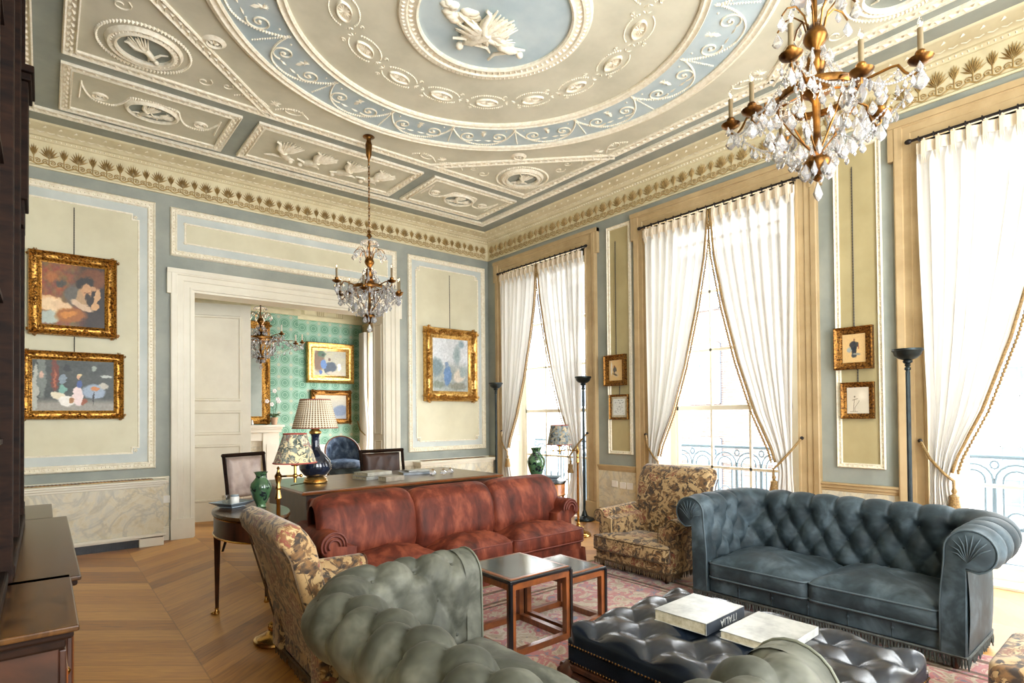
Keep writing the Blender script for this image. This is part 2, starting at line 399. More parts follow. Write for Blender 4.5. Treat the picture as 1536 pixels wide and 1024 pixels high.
M['stucco'] = paint('white stucco', rgb(236, 234, 228), None, 3, .8)
M['darkpane'] = paint('far window glass', rgb(84, 96, 110), rgb(70, 80, 94), 3, .5)
M['balciron'] = paint('blue grey ironwork', rgb(96, 112, 124), None, 5, .6)
M['paper'] = paint('page edges', rgb(196, 186, 160), rgb(160, 148, 120), 40, .8)
M['foliage'] = paint('plant green', rgb(74, 98, 56), rgb(46, 66, 38), 20, .5)
M['terracotta'] = paint('terracotta', rgb(186, 150, 120), None, 5, .8)
M['petal'] = paint('white petal', rgb(240, 232, 228), None, 5, .6)
M['pinktrim'] = paint('rose red edging', rgb(150, 70, 60), None, 5, .7)
# ------------------------------------------------------------------ the room
X2, Y1, X0, Y0, ZC = 5.54, 7.27, -.52, -.87, 4.22
YB = 12.0
def frame(X, Y, Z, T): return Matrix(((X[0], Y[0], Z[0], T[0]), (X[1], Y[1], Z[1], T[1]), (X[2], Y[2], Z[2], T[2]), (0, 0, 0, 1)))
FW1 = frame((1, 0, 0), (0, 0, 1), (0, -1, 0), (0, Y1, 0))
FW2 = frame((0, -1, 0), (0, 0, 1), (-1, 0, 0), (X2, 0, 0))
FC = frame((1, 0, 0), (0, -1, 0), (0, 0, -1), (0, 0, ZC))
def rect(x0, x1, y0, y1): return [(x0, y0), (x1, y0), (x1, y1), (x0, y1)]
def inset(x0, x1, y0, y1, d): return rect(x0 + d, x1 - d, y0 + d, y1 - d)
m = MB(); m.box(X0 - .3, X2 + .35, Y0 - .3, YB + .3, -.1, 0); FLOOR = struct(m.build('floor', M['floor'], smooth=0))
m = MB(); m.box(X0 - .3, X2 + .35, Y0 - .3, YB + .3, ZC, ZC + .15); CEIL = struct(m.build('ceiling', M['ceilslate'], smooth=0))
def wall_w2(y0, y1, holes, mb):
    ys = y1
    cur = y1
    for (a, b, top) in sorted(holes, reverse=True):
        mb.box(X2, X2 + .32, b, cur, 0, ZC); mb.box(X2, X2 + .32, a, b, top, ZC); cur = a
    mb.box(X2, X2 + .32, y0, cur, 0, ZC)
WIN = [5.975, 3.25, .53]; HW = .85; WT = 3.56
m = MB(); wall_w2(Y0 - .3, Y1, [(c - HW, c + HW, WT) for c in WIN], m); WR = struct(m.build('wall_right', M['slate'], smooth=0))
m = MB(); m.box(X0 - .3, 1.30, Y1, Y1 + .3, 0, ZC); m.box(3.70, X2 + .32, Y1, Y1 + .3, 0, ZC); m.box(1.30, 3.70, Y1, Y1 + .3, 2.80, ZC)
WB = struct(m.build('wall_back', M['slate'], smooth=0))
m = MB(); m.box(X0 - .3, X0, Y0 - .3, Y1, 0, ZC); WL = struct(m.build('wall_left', M['cream'], smooth=0))
m = MB()   # unseen end wall; its tall openings are added to let in fill light
for a, b in ((X0, .25), (1.95, 2.75), (4.35, X2)): m.box(a, b, Y0 - .3, Y0, 0, ZC)
for a, b in ((.25, 1.95), (2.75, 4.35)): m.box(a, b, Y0 - .3, Y0, 3.9, ZC); m.box(a, b, Y0 - .3, Y0, 0, .3)
WF = struct(m.build('wall_front', M['cream'], smooth=0))
# ---- leafy plaster band
OCT = ([(1, 0, 0), (0, 1, 0), (-1, 0, 0), (0, -1, 0), (0, 0, 1)], [(0, 1, 4), (1, 2, 4), (2, 3, 4), (3, 0, 4)])
def leafb(mb, x, y, z, a, l, w, h):
    c = cos(a); s_ = sin(a)
    mb.add([(x + (p[0] * l) * c - (p[1] * w) * s_, y + (p[0] * l) * s_ + (p[1] * w) * c, z + p[2] * h) for p in OCT[0]], OCT[1])
def band(mb, path, w=.1, closed=True, h=.022, step=.042):
    mb.mould(path, [(0, 0), (0, h), (w * .1, h * 1.25), (w * .2, h), (w * .24, h * .45), (w * .76, h * .45), (w * .8, h), (w * .9, h * 1.25), (w, h), (w, 0)], closed)
    n = len(path)
    for i in range(n if closed else n - 1):
        p = Vector(path[i]); q = Vector(path[(i + 1) % n]); d = q - p; L = d.length; d.normalize(); nn = Vector((-d.y, d.x)); a = atan2(d.y, d.x)
        k = int(L / step)
        for j in range(k):
            t = (j + .5) / k * L; o = w * (.5 + (.13 if j % 2 else -.13)); c = p + d * t + nn * o
            leafb(mb, c.x, c.y, h * .4, a + (.7 if j % 2 else -.7), w * .26, w * .09, h * 1.1)
def beads(mb, pts, r, step):
    acc = 0
    for i in range(len(pts) - 1):
        a = Vector(pts[i][:2]); b = Vector(pts[i + 1][:2]); L = (b - a).length
        while acc < L:
            c = a.lerp(b, acc / max(L, 1e-6)); an = atan2((b - a).y, (b - a).x)
            leafb(mb, c.x, c.y, 0, an, r * 1.5, r * 1.15, r * 1.9); acc += step
        acc -= L
def ringm(mb, cx, cy, prof, n=64, sy=1.0):
    mb.grid(lambda u, v: (cx + interp2(prof, v)[0] * cos(2 * pi * u), cy + sy * interp2(prof, v)[0] * sin(2 * pi * u), interp2(prof, v)[1]), n, len(prof) - 1, cu=True)
def interp2(prof, v):
    k = min(int(round(v * (len(prof) - 1))), len(prof) - 1); return prof[k]
def disc(mb, cx, cy, r0, r1, z, n=96, sy=1.0):
    mb.grid(lambda u, v: (cx + lerp(r0, r1, v) * cos(2 * pi * u), cy + sy * lerp(r0, r1, v) * sin(2 * pi * u), z), n, 1, cu=True)
CX, CY = 2.53, -3.2      # ceiling frame: local y is minus world y
def cobj(name, mb, mat, sm=40): o = mb.build(name, mat, CEIL, smooth=sm); return o
def cm(): m = MB(); m.M = FC.copy(); return m
m = cm(); m.add([(x, y, .006) for x, y in rect(.15, 4.85, -5.55, -.85)], [(0, 1, 2, 3)])
PAN = [(.1, 1.46), (1.61, 3.45), (3.6, 4.88)]
PY_ = [(-6.63, -5.75), (-.65, .23)]
for ya, yb in PY_:
    for a, b in PAN: m.add([(x, y, .006) for x, y in inset(a, b, ya, yb, .03)], [(0, 1, 2, 3)])
cobj('cream_field', m, M['ceilcream'])
m = cm(); disc(m, CX, CY, 1.5, 1.97, .012); disc(m, CX, CY, .02, .57, .012)
cobj('blue_ground', m, M['ceilblue'])
m = cm(); band(m, rect(-.17, 5.11, -6.82, .42), .1); band(m, rect(.10, 4.89, -5.60, -.80), .095)
for ya, yb in PY_:
    for a, b in PAN: band(m, rect(a, b, ya, yb), .085)
for sx in (1, -1):
    for sy in (1, -1):
        p = [(CX + sx * 2.395, CY - sy * .9), (CX + sx * .9, CY - sy * 2.4)]
        if sx * sy > 0: p = p[::-1]
        band(m, p, .095, closed=False)
cobj('leaf_band', m, M['plaster'], 50)
m = cm()
for r0, r1, hh in ((1.90, 2.00, .035), (1.45, 1.53, .035)):
    ringm(m, CX, CY, [(r0, .0), (r0, hh * .7), (r0 + .015, hh), (r0 + .03, hh * .6), (r0 + .045, hh * .6), (r0 + .06, hh * 1.1), (r1 - .01, hh * .8), (r1, 0)], 128)
ringm(m, CX, CY, [(.555, 0), (.555, .03), (.57, .038), (.585, .026), (.63, .024), (.64, .036), (.69, .03), (.70, .014), (.712, 0)], 96)
for k in range(80):
    a = 2 * pi * k / 80; leafb(m, CX + .61 * cos(a), CY + .61 * sin(a), .02, a, .026, .011, .02)
for k in range(110):
    a = 2 * pi * k / 110; leafb(m, CX + .665 * cos(a), CY + .665 * sin(a), .026, a, .022, .01, .02)
cobj('circular_moulding', m, M['plaster'], 50)
# fan paterae between the rings
for k in range(16):
    a = radians(22.5 * k + 11.25); c0 = 1.075; mm = MB(); mm.M = FC @ Matrix.Translation((CX + c0 * cos(a), CY + c0 * sin(a), .006)) @ Matrix.Rotation(a + pi / 2, 4, 'Z')
    L, Wd = .105, .055
    ves = [(L * cos(t), Wd * sin(t) * (abs(sin(t)) ** .25), 0) for t in [2 * pi * i / 32 for i in range(32)]]
    mm.add([(0, 0, .004)] + [(x * .82, y * .78, .004) for x, y, _ in ves] + [(x * .86, y * .82, .016) for x, y, _ in ves] + [(x * .95, y * .95, .018) for x, y, _ in ves] + [(x, y, 0) for x, y, _ in ves],
           [(0, 1 + i, 1 + (i + 1) % 32) for i in range(32)] + [(1 + j * 32 + i, 33 + j * 32 + i, 33 + j * 32 + (i + 1) % 32, 1 + j * 32 + (i + 1) % 32) for j in range(3) for i in range(32)])
    for i in range(12):
        t = 2 * pi * i / 12; leafb(mm, .042 * cos(t), .024 * sin(t), .004, atan2(.024 * sin(t), .042 * cos(t)), .026, .007, .008)
    g = [(1.62 * L * cos(t), 1.9 * Wd * sin(t)) for t in [2 * pi * i / 40 for i in range(41)]]
    beads(mm, g[3:18], .007, .02); beads(mm, g[23:38], .007, .02)
    for sx in (1, -1):
        sp = [(sx * (.155 + .022 * (1 - i / 12) * cos(i * .7)), .095 * sx + .02 * (1 - i / 12) * sin(i * .7), .005) for i in range(12)]
        mm.tube(sp, .004, 4)
        for i in range(3): leafb(mm, sx * .18, (i - 1) * .02, 0, (i - 1) * .8 * sx, .02, .006, .008)
    mm.build('fan_patera', M['plaster'], CEIL, 50)
# garlands in the blue ring
for k in range(16):
    a0 = radians(22.5 * k); mm = MB(); mm.M = FC @ Matrix.Translation((CX, CY, .012))
    def P(r, f): a = a0 + radians(22.5) * f; return (r * cos(a), r * sin(a))
    sw = [P(1.585 + .285 * (1 - abs(2 * f - 1) ** 2.4), f) for f in [i / 30 for i in range(31)]]
    beads(mm, sw, .0095, .021)
    beads(mm, [P(1.56, 0), P(1.88, -.0)], .007, .02)
    for i in range(3): leafb(mm, *P(1.57, 0), 0, a0 + i * 1.05, .024, .008, .014)
    for sx in (1, -1):
        cx_, cy_ = P(1.71, .5 + sx * .23)
        tx_, ty_ = -sin(a0 + radians(22.5) * (.5 + sx * .23)), cos(a0 + radians(22.5) * (.5 + sx * .23)); rx_, ry_ = ty_, -tx_
        sp = []
        for i in range(30):
            th = radians(-125 + i * 17); ra = .078 * (1 - i / 30) + .014; o1 = sx * ra * cos(th); o2 = -ra * sin(th); sp.append((cx_ + tx_ * o1 + rx_ * o2, cy_ + ty_ * o1 + ry_ * o2, .004))
        mm.tube(sp, .0075, 5); mm.ball(cx_, cy_, 0, .016, n=6, m=4)
        x, y = P(1.60, .5 + sx * .36); mm.ball(x, y, 0, .009, n=6, m=4)
    am = a0 + radians(11.25)
    for i in range(5): leafb(mm, 1.63 * cos(am) + .0, 1.63 * sin(am), 0, am + pi + (i - 2) * .45, .045, .009, .012)
    leafb(mm, *P(1.68, .5), 0, am, .04, .022, .016)
    for sx in (1, -1): leafb(mm, *P(1.79, .5 + sx * .08), 0, am + pi / 2, .04, .009, .012)
    mm.build('garland_relief', M['plaster'], CEIL, 50)
# relief figure helper: a small draped figure lying in the plane, head towards +y
def figure(mm, x, y, rz, s=1, lean=.3, arm=1, seed=0):
    R = random.Random(seed); old = mm.M.copy(); mm.M = old @ Matrix.Translation((x, y, 0)) @ Matrix.Rotation(rz, 4, 'Z') @ Matrix.Scale(s, 4)
    mm.ball(lean * .12, .155, .018, .021, .025, .02, 8, 6)
    mm.tube([(lean * .1, .13, .014), (lean * .07, .09, .02), (0, .03, .024), (-.01, -.01, .022)], [.011, .028, .026, .03], 8)
    mm.tube([(0, .0, .02), (.035, -.06, .024), (.03, -.125, .016), (.055, -.135, .01)], [.026, .021, .012, .008], 8)
    mm.tube([(0, .0, .018), (-.03, -.065, .02), (-.065, -.12, .012)], [.024, .017, .01], 8)
    mm.tube([(lean * .07, .105, .02), (.07, .085, .02), (.125, .10 + .02 * arm, .014)], [.013, .01, .007], 6)
    mm.tube([(lean * .07, .105, .018), (-.06, .10, .018), (-.10, .14, .012)], [.013, .01, .006], 6)
    for i in range(9):
        a = -2.6 + i * .17; l = .13 + .04 * R.random()
        mm.tube([(-.01, .03, .016), (l * .55 * cos(a), .02 + l * .6 * sin(a), .022), (l * cos(a) - .02, .0 + l * sin(a), .008)], [.008, .012, .004], 5)
    mm.M = old
# panel ornaments: ovals in the end panels, dancers in the long one
def oval_panel(cx, cy, hw):
    mm = MB(); mm.M = FC @ Matrix.Translation((cx, cy, .006))
    ringm(mm, 0, 0, [(.185, 0), (.185, .02), (.2, .03), (.215, .02), (.225, 0)], 48, .82)
    for sx in (1, -1):
        ringm(mm, sx * hw * .69, .02, [(.022, .004), (.03, .014), (.036, .004), (.05, .004), (.057, .014), (.064, 0)], 20); mm.ball(sx * hw * .69, .02, 0, .014, n=6, m=4)
        g = [(sx * lerp(hw * .93, .1, f), (.17 - .26 * (1 - abs(2 * f / .8 - 1) ** 3)) if f < .8 else .17 + (f - .8) * .1) for f in [i / 24 for i in range(25)]]
        beads(mm, g, .01, .02)
        beads(mm, [(sx * hw * .93, .2), (sx * hw * .94, -.12)], .009, .018)
    beads(mm, [(.235 * cos(t), .2 * sin(t)) for t in [.5 + i * .1 for i in range(22)]], .008, .02)
    mm.build('oval_surround', M['plaster'], CEIL, 50)
    mm = MB(); mm.M = FC @ Matrix.Translation((cx, cy, .006)); disc(mm, 0, 0, .001, .19, .004, 40, .82); mm.build('oval_ground', M['ceilslate'], CEIL)
    mm = MB(); mm.M = FC @ Matrix.Translation((cx, cy, .010)); figure(mm, -.05, .02, pi, .8, .5, 1, 3); figure(mm, .07, -.02, pi - .8, .62, .3, -1, 5); mm.build('relief_figures', M['plaster'], CEIL, 60)
for ya, yb in PY_:
    for a, b in (PAN[0], PAN[2]): oval_panel((a + b) / 2, (ya + yb) / 2, (b - a) / 2 - .1)
    mm = MB(); mm.M = FC @ Matrix.Translation((2.53, (ya + yb) / 2, .006))
    for i, xx in enumerate((-.56, -.2, .18, .52)): figure(mm, xx, .0, pi + (.2, -.15, .1, -.2)[i], 1.35, (-.6, .5, .8, .4)[i], (1, -1, 1, 1)[i], 10 + i)
    mm.build('dancing_figures', M['plaster'], CEIL, 60)
# corner triangles
for sx in (1, -1):
    for sy in (1, -1):
        tx, ty = CX + sx * 1.93, CY - sy * 1.95
        mm = MB(); mm.M = FC @ Matrix.Translation((tx, ty, .006))
        ringm(mm, 0, 0, [(.18, 0), (.18, .03), (.195, .036), (.22, .018), (.24, .03), (.25, .02), (.26, 0)], 48)
        for k in range(40): a = 2 * pi * k / 40; leafb(mm, .215 * cos(a), .215 * sin(a), .018, a, .014, .007, .012)
        beads(mm, [(.31 * cos(t), .31 * sin(t)) for t in [i * .1 for i in range(64)]], .012, .026)
        for (ux, uy) in ((-sx, 0), (0, sy)):
            for q in (.45, .62, .78):
                cx_, cy_ = ux * q + (sx * .16 if uy else 0) * (1.2 - q) * 1.6, uy * q + (-sy * .16 if ux else 0) * (1.2 - q) * 1.6
                sp = [(cx_ + (.01 + .005 * i) * (1.1 - q) * 1.5 * cos(i * .6), cy_ + (.01 + .005 * i) * (1.1 - q) * 1.5 * sin(i * .6), .004) for i in range(13)]
                mm.tube(sp, .006, 4)
        mm.build('corner_medallion', M['plaster'], CEIL, 50)
        mm = MB(); mm.M = FC @ Matrix.Translation((tx, ty, .006)); disc(mm, 0, 0, .001, .185, .004, 40); mm.build('medallion_ground', M['ceilslate'], CEIL)
        mm = MB(); mm.M = FC @ Matrix.Translation((tx, ty, .01)); figure(mm, 0, 0, pi + sx * sy * .5 + (pi / 2 if sx < 0 else 0), .9, .6, 1, 21); mm.build('relief_figure', M['plaster'], CEIL, 60)
        # rosette and scrolls outside the great ring
        rx, ry = CX + sx * 1.53, CY - sy * 1.54; mm = MB(); mm.M = FC @ Matrix.Translation((rx, ry, .006))
        ringm(mm, 0, 0, [(.045, .004), (.055, .02), (.07, .012), (.085, 0)], 24)
        for k in range(6): a = k * pi / 3; leafb(mm, .02 * cos(a), .02 * sin(a), .002, a, .024, .012, .02)
        mm.build('rosette', M['plaster'], CEIL, 50)
        for (px, py, an) in ((CX + sx * .9, CY - sy * 2.16, 0), (CX + sx * 2.16, CY - sy * .9, pi / 2)):
            mm = MB(); mm.M = FC @ Matrix.Translation((px, py, .006)) @ Matrix.Rotation(an, 4, 'Z')
            for s2 in (1, -1):
                sp = [(s2 * (.16 + (.02 + .006 * i) * cos(i * .5)), (.02 + .006 * i) * sin(i * .5) * .7, .004) for i in range(15)]; mm.tube(sp, .006, 4)
                beads(mm, [(s2 * lerp(.03, .34, f), -.06 + .1 * sin(pi * f)) for f in [i / 12 for i in range(13)]], .008, .024)
            for i in range(5): leafb(mm, 0, .03, 0, pi / 2 + (i - 2) * .5, .06, .012, .014)
            mm.build('scroll_relief', M['plaster'], CEIL, 50)
# central group in high relief
mm = MB(); mm.M = FC @ Matrix.Translation((2.50, -3.36, .012)) @ Matrix.Rotation(.5, 4, 'Z') @ Matrix.Scale(.85, 4); R = random.Random(4)
for i in range(46):   # cloud bank below the group
    t = R.random(); x = lerp(-.32, .22, t) + R.uniform(-.03, .03); y = lerp(.05, .22, R.random()) - (t - .5) * .22
    mm.ball(x, y, 0, R.uniform(.035, .075), R.uniform(.025, .05), R.uniform(.02, .045), 8, 5)
mm.build('plaster_clouds', M['plaster'], CEIL, 60)
mm = MB(); mm.M = FC @ Matrix.Translation((2.50, -3.26, .024)) @ Matrix.Rotation(.5, 4, 'Z') @ Matrix.Scale(.72, 4)
figure(mm, -.02, -.06, pi * .9, 2.0, .6, 1, 31); figure(mm, .14, -.18, pi * 1.2, 1.9, -.5, 1, 32)
for i in range(26):
    a = 2.6 + i * .09 + R.uniform(-.05, .05); l = R.uniform(.18, .34)
    mm.tube([(0, -.02, .05), (l * .5 * cos(a), l * .5 * sin(a) - .02, .075), (l * cos(a), l * sin(a) * .8, .02)], [.014, .022, .006], 6)
for i in range(14):
    a = -.9 + i * .12; l = R.uniform(.15, .3); mm.tube([(.05, -.1, .05), (.05 + l * .5 * cos(a), -.1 + l * .5 * sin(a), .07), (.05 + l * cos(a), -.1 + l * sin(a), .02)], [.012, .018, .005], 6)
mm.build('relief_group', M['plaster'], CEIL, 60)
# ---- cornice (frieze 3.85 - 4.12, mouldings above) round the room, as one profile per wall
fr = [(0, 3.835), (.018, 3.835), (.022, 3.85), (.014, 3.862), (.006, 3.866), (.006, 4.105), (.02, 4.11), (.035, 4.13), (.04, 4.135), (.06, 4.14), (.085, 4.165), (.13, 4.178), (.16, 4.19), (.2, 4.20), (.215, 4.21), (.225, 4.222)]
m = MB(); m.mould([(X0, Y0), (X2, Y0), (X2, Y1), (X0, Y1)], fr, True); CORN = struct(m.build('trim_1', M['frieze'], smooth=30))
def palmette(mm, x, z, h, lotus=False):
    n = 5 if lotus else 9
    for i in range(n):
        a = pi / 2 + (i - (n - 1) / 2) * (.36 if lotus else .3); l = h * (.38 if lotus else .40) * (1 - .12 * abs(i - (n - 1) / 2) / (n / 2))
        kx = .42 if lotus else .62; a2 = atan2(sin(a), cos(a) * kx); leafb(mm, x + cos(a) * l * kx, z + h * .3 + sin(a) * l * .95, 0, a2, l * .72, h * .04, h * .1)
    mm.tube([(x, z, .003), (x, z + h * .4, .003)], h * .022, 4)
    for s2 in (1, -1):
        sp = [(x + s2 * (h * .15 + (.2 + i * .14) * h * .075 * cos(i * .8)), z + h * .10 + (.2 + i * .14) * h * .075 * sin(i * .8), .002) for i in range(12)]; mm.tube(sp, h * .026, 4)
for Fr, a0, a1, nm in ((FW1, X0 + .03, X2 - .05, 0), (FW2, -Y1 + .06, -Y0 - .1, 1)):
    mm = MB(); mm.M = Fr @ Matrix.Translation((0, 0, .008)); n = int(round((a1 - a0) / .1175)); st = (a1 - a0) / n
    for i in range(n): palmette(mm, a0 + st * (i + .5), 3.885, .2, i % 2 == 1)
    w = [(a0 + i * st / 6, 3.88 + .012 * sin(i * pi / 3), .003) for i in range(n * 6)]; mm.tube(w, .006, 4)
    mm.build('palmette_frieze', M['tan'], CORN, 50)
    mm = MB(); mm.M = Fr
    n = int((a1 - a0) / .04)
    for i in range(n):
        x = a0 + (i + .5) * .04
        leafb(mm, x, 4.125, .028, pi / 2, .012, .009, .018)
        if i % 2: mm.tube([(x - .03, 4.172, .10), (x, 4.164, .092), (x + .03, 4.172, .10)], .005, 4)
        if i % 3 == 0: leafb(mm, x, 4.196, .165, .6, .03, .01, .02)
    mm.build('egg_moulding', M['plaster'], CORN, 50)
# ---- wall panels
def wall_panel(Fr, wall, x0, x1, z0, z1, w=.07, inner=.10, notch=.06, fieldA='paleblue', fieldB='cream', second=True):
    mm = MB(); mm.M = Fr; mm.add([(x, y, .004) for x, y in inset(x0, x1, z0, z1, w * .5)], [(0, 1, 2, 3)]); mm.build('panel_ground', M[fieldA], wall)
    mm = MB(); mm.M = Fr
    mm.mould(rect(x0, x1, z0, z1), [(0, 0), (0, .02), (w * .15, .03), (w * .3, .018), (w * .35, .012), (w * .7, .012), (w * .78, .022), (w * .9, .02), (w, .004)])
    pts = rect(x0, x1, z0, z1)
    for i in range(4):
        p = Vector(pts[i]); q = Vector(pts[(i + 1) % 4]); d = (q - p); L = d.length; d.normalize(); nn = Vector((-d.y, d.x)); k = int(L / .035)
        for j in range(k):
            c = p + d * ((j + .5) / k * L) + nn * (w * .52); leafb(mm, c.x, c.y, .012, atan2(nn.y, nn.x), w * .17, .009, .012)
    mm.build('panel_moulding', M['plaster'], wall, 50)
    if not second: return
    i0, i1, k0, k1 = x0 + w + inner, x1 - w - inner, z0 + w + inner * 1.2, z1 - w - inner * 1.2; q = notch
    poly = [(i0, k0 + q), (i0 + q, k0 + q), (i0 + q, k0), (i1 - q, k0), (i1 - q, k0 + q), (i1, k0 + q), (i1, k1 - q), (i1 - q, k1 - q), (i1 - q, k1), (i0 + q, k1), (i0 + q, k1 - q), (i0, k1 - q)]
    mm = MB(); mm.M = Fr; mm.add([(x, y, .007) for x, y in poly], [tuple(range(12))]); mm.build('panel_field', M[fieldB], wall)
    mm = MB(); mm.M = Fr; mm.mould(poly, [(-.012, .004), (-.012, .013), (0, .015), (.006, .007)])
    for cx in (i0 + q * .42, i1 - q * .42):
        for cz in (k0 + q * .42, k1 - q * .42):
            for k in range(6): a = k * pi / 3; leafb(mm, cx + .012 * cos(a), cz + .012 * sin(a), .005, a, .015, .009, .014)
            mm.ball(cx, cz, .006, .007, n=6, m=4)
    mm.build('panel_line', M['plaster'], wall, 50)
wall_panel(FW1, WB, X0 + .12, .945, .80, 3.715, .075, .085, .06)
wall_panel(FW1, WB, 4.07, 5.462, .82, 3.705, .07, .07, .06)
wall_panel(FW1, WB, 1.085, 3.89, 3.16, 3.705, .07, .08, .0001)
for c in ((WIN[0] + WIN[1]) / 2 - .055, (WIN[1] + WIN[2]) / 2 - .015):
    wall_panel(FW2, WR, -c - .19, -c + .19, .845, 3.712, .042, .1, .06, 'cream_dim', second=False)
# ---- dado
def dado(Fr, wall, a0, a1, ztop=.705):
    mm = MB(); mm.M = Fr; mm.box(a0, a1, .13, ztop - .05, 0, .012); mm.build('marbled_dado', M['marble'], wall, 0)
    mm = MB(); mm.M = Fr; mm.box(a0, a1, 0, .13, 0, .03); mm.box(a0, a1, .13, .15, 0, .02)
    for z0, z1, d in ((ztop - .075, ztop - .05, .02), (ztop - .05, ztop - .02, .032), (ztop - .02, ztop, .045)): mm.box(a0, a1, z0, z1, 0, d)
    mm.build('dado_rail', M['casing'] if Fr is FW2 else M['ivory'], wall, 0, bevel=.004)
AW = .20
for i in range(2): dado(FW2, WR, -(WIN[i] - HW - AW + .01), -(WIN[i + 1] + HW + AW - .01))
dado(FW2, WR, -Y1, -(WIN[0] + HW + AW)); dado(FW2, WR, -(WIN[2] - HW - AW), -Y0)
dado(FW1, WB, X0, 1.07); dado(FW1, WB, 3.93, X2)
# ---- window casings, sashes, shutters
def casing(Fr, parent, a0, a1, top, w, mat, ear=.04, earh=.32):
    mm = MB(); mm.M = Fr
    prof = [(0, 0), (0, .03), (.02, .045), (w * .3, .05), (w * .32, .035), (w * .62, .035), (w * .66, .025), (w * .92, .025), (w, .03), (w, 0)]
    prof = [(w - o, h) for o, h in prof][::-1]
    # legs and head as one mitred run with ears
    e = ear; path = [(a0, 0), (a0, top), (a1, top), (a1, 0)]
    mm.mould(path, [(o, h) for o, h in [(0, 0), (0, .03), (w * .1, .03), (w * .12, .024), (w * .4, .024), (w * .43, .034), (w * .68, .034), (w * .72, .046), (w * .95, .055), (w, .05), (w, 0)]], closed=False)
    mm.box(a0 - w - e, a0 - w * .7, top + w - earh, top + w, 0, .05); mm.box(a1 + w * .7, a1 + w + e, top + w - earh, top + w, 0, .05)
    mm.box(a0 - w - e, a1 + w + e, top + w - .05, top + w, 0, .062)
    mm.box(a0 - w - .004, a0 + .004, 0, .22, 0, .06); mm.box(a1 - .004, a1 + w + .004, 0, .22, 0, .06)
    return mm.build('casing', mat, parent, 35)
def sash_window(c, num):
    root = struct(thing('window_%d' % num, None, None, (0, 0, 0))); root['kind'] = 'structure'
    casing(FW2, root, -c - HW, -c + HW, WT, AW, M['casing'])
    # splayed shutter boxes with panels
    for s2 in (1, -1):
        mm = MB(); y = c + s2 * HW; y2 = c + s2 * (HW - .10)
        P = [(X2 - .0, y, 0), (X2 + .24, y2, 0), (X2 + .24, y2, WT), (X2, y, WT)]
        mm.add(P, [(0, 1, 2, 3)])
        d = Vector((.24, -s2 * .10, 0)); nrm = Vector((-.10 * 1, -s2 * .24, 0)).normalized()
        for z0, z1 in ((.12, .95), (1.05, 2.2), (2.3, 3.45)):
            q = [Vector(P[0]) + d * .16 + Vector((0, 0, z0)), Vector(P[0]) + d * .84 + Vector((0, 0, z0)), Vector(P[0]) + d * .84 + Vector((0, 0, z1)), Vector(P[0]) + d * .16 + Vector((0, 0, z1))]
            for k in range(4): mm.tube([q[k], q[(k + 1) % 4]], .012, 4)
        mm.build('shutter_box', M['ivory'], root, 20)
    mm = MB(); mm.add([(X2, c - HW, WT), (X2 + .24, c - HW, WT), (X2 + .24, c + HW, WT), (X2, c + HW, WT)], [(0, 1, 2, 3)]); mm.build('soffit_panel', M['ivory'], root, 0)
    h = HW - .10; x = X2 + .24
    mm = MB(); mm.box(x, x + .08, c - h - .1, c - h + .07, 0, WT); mm.box(x, x + .08, c + h - .07, c + h + .1, 0, WT); mm.box(x, x + .08, c - h, c + h, WT - .1, WT); mm.box(x, x + .1, c - h, c + h, 0, .12)
    mm.build('box_frame', M['ivory'], root, 0, bevel=.006)
    zs = [.12, .74, 1.40, 2.06, 2.72, WT - .1]; g = h - .07
    mm = MB()
    for z in zs[1:-1]: mm.box(x + .02, x + .05, c - g, c + g, z - .014, z + .014)
    mm.box(x + .01, x + .06, c - g, c + g, 1.38, 1.43)
    for k in (1, 2):
        y = c - g + 2 * g * k / 3; mm.box(x + .02, x + .05, y - .012, y + .012, .12, WT - .1)
    for y in (c - g, c + g): mm.box(x + .01, x + .06, y - .03, y + .03, .12, WT - .1)
    mm.build('glazing_bars', M['ivory'], root, 0)
    mm = MB(); mm.add([(x + .036, c - g, .12), (x + .036, c + g, .12), (x + .036, c + g, WT - .1), (x + .036, c - g, WT - .1)], [(0, 1, 2, 3)]); mm.build('pane', M['pane'], root, 0)
    # sill board
    mm = MB(); mm.box(X2 + .0, X2 + .24, c - HW, c + HW, 0, .018); mm.build('threshold', M['ivory'], root, 0)
for i, c in enumerate(WIN): sash_window(c, i + 1)
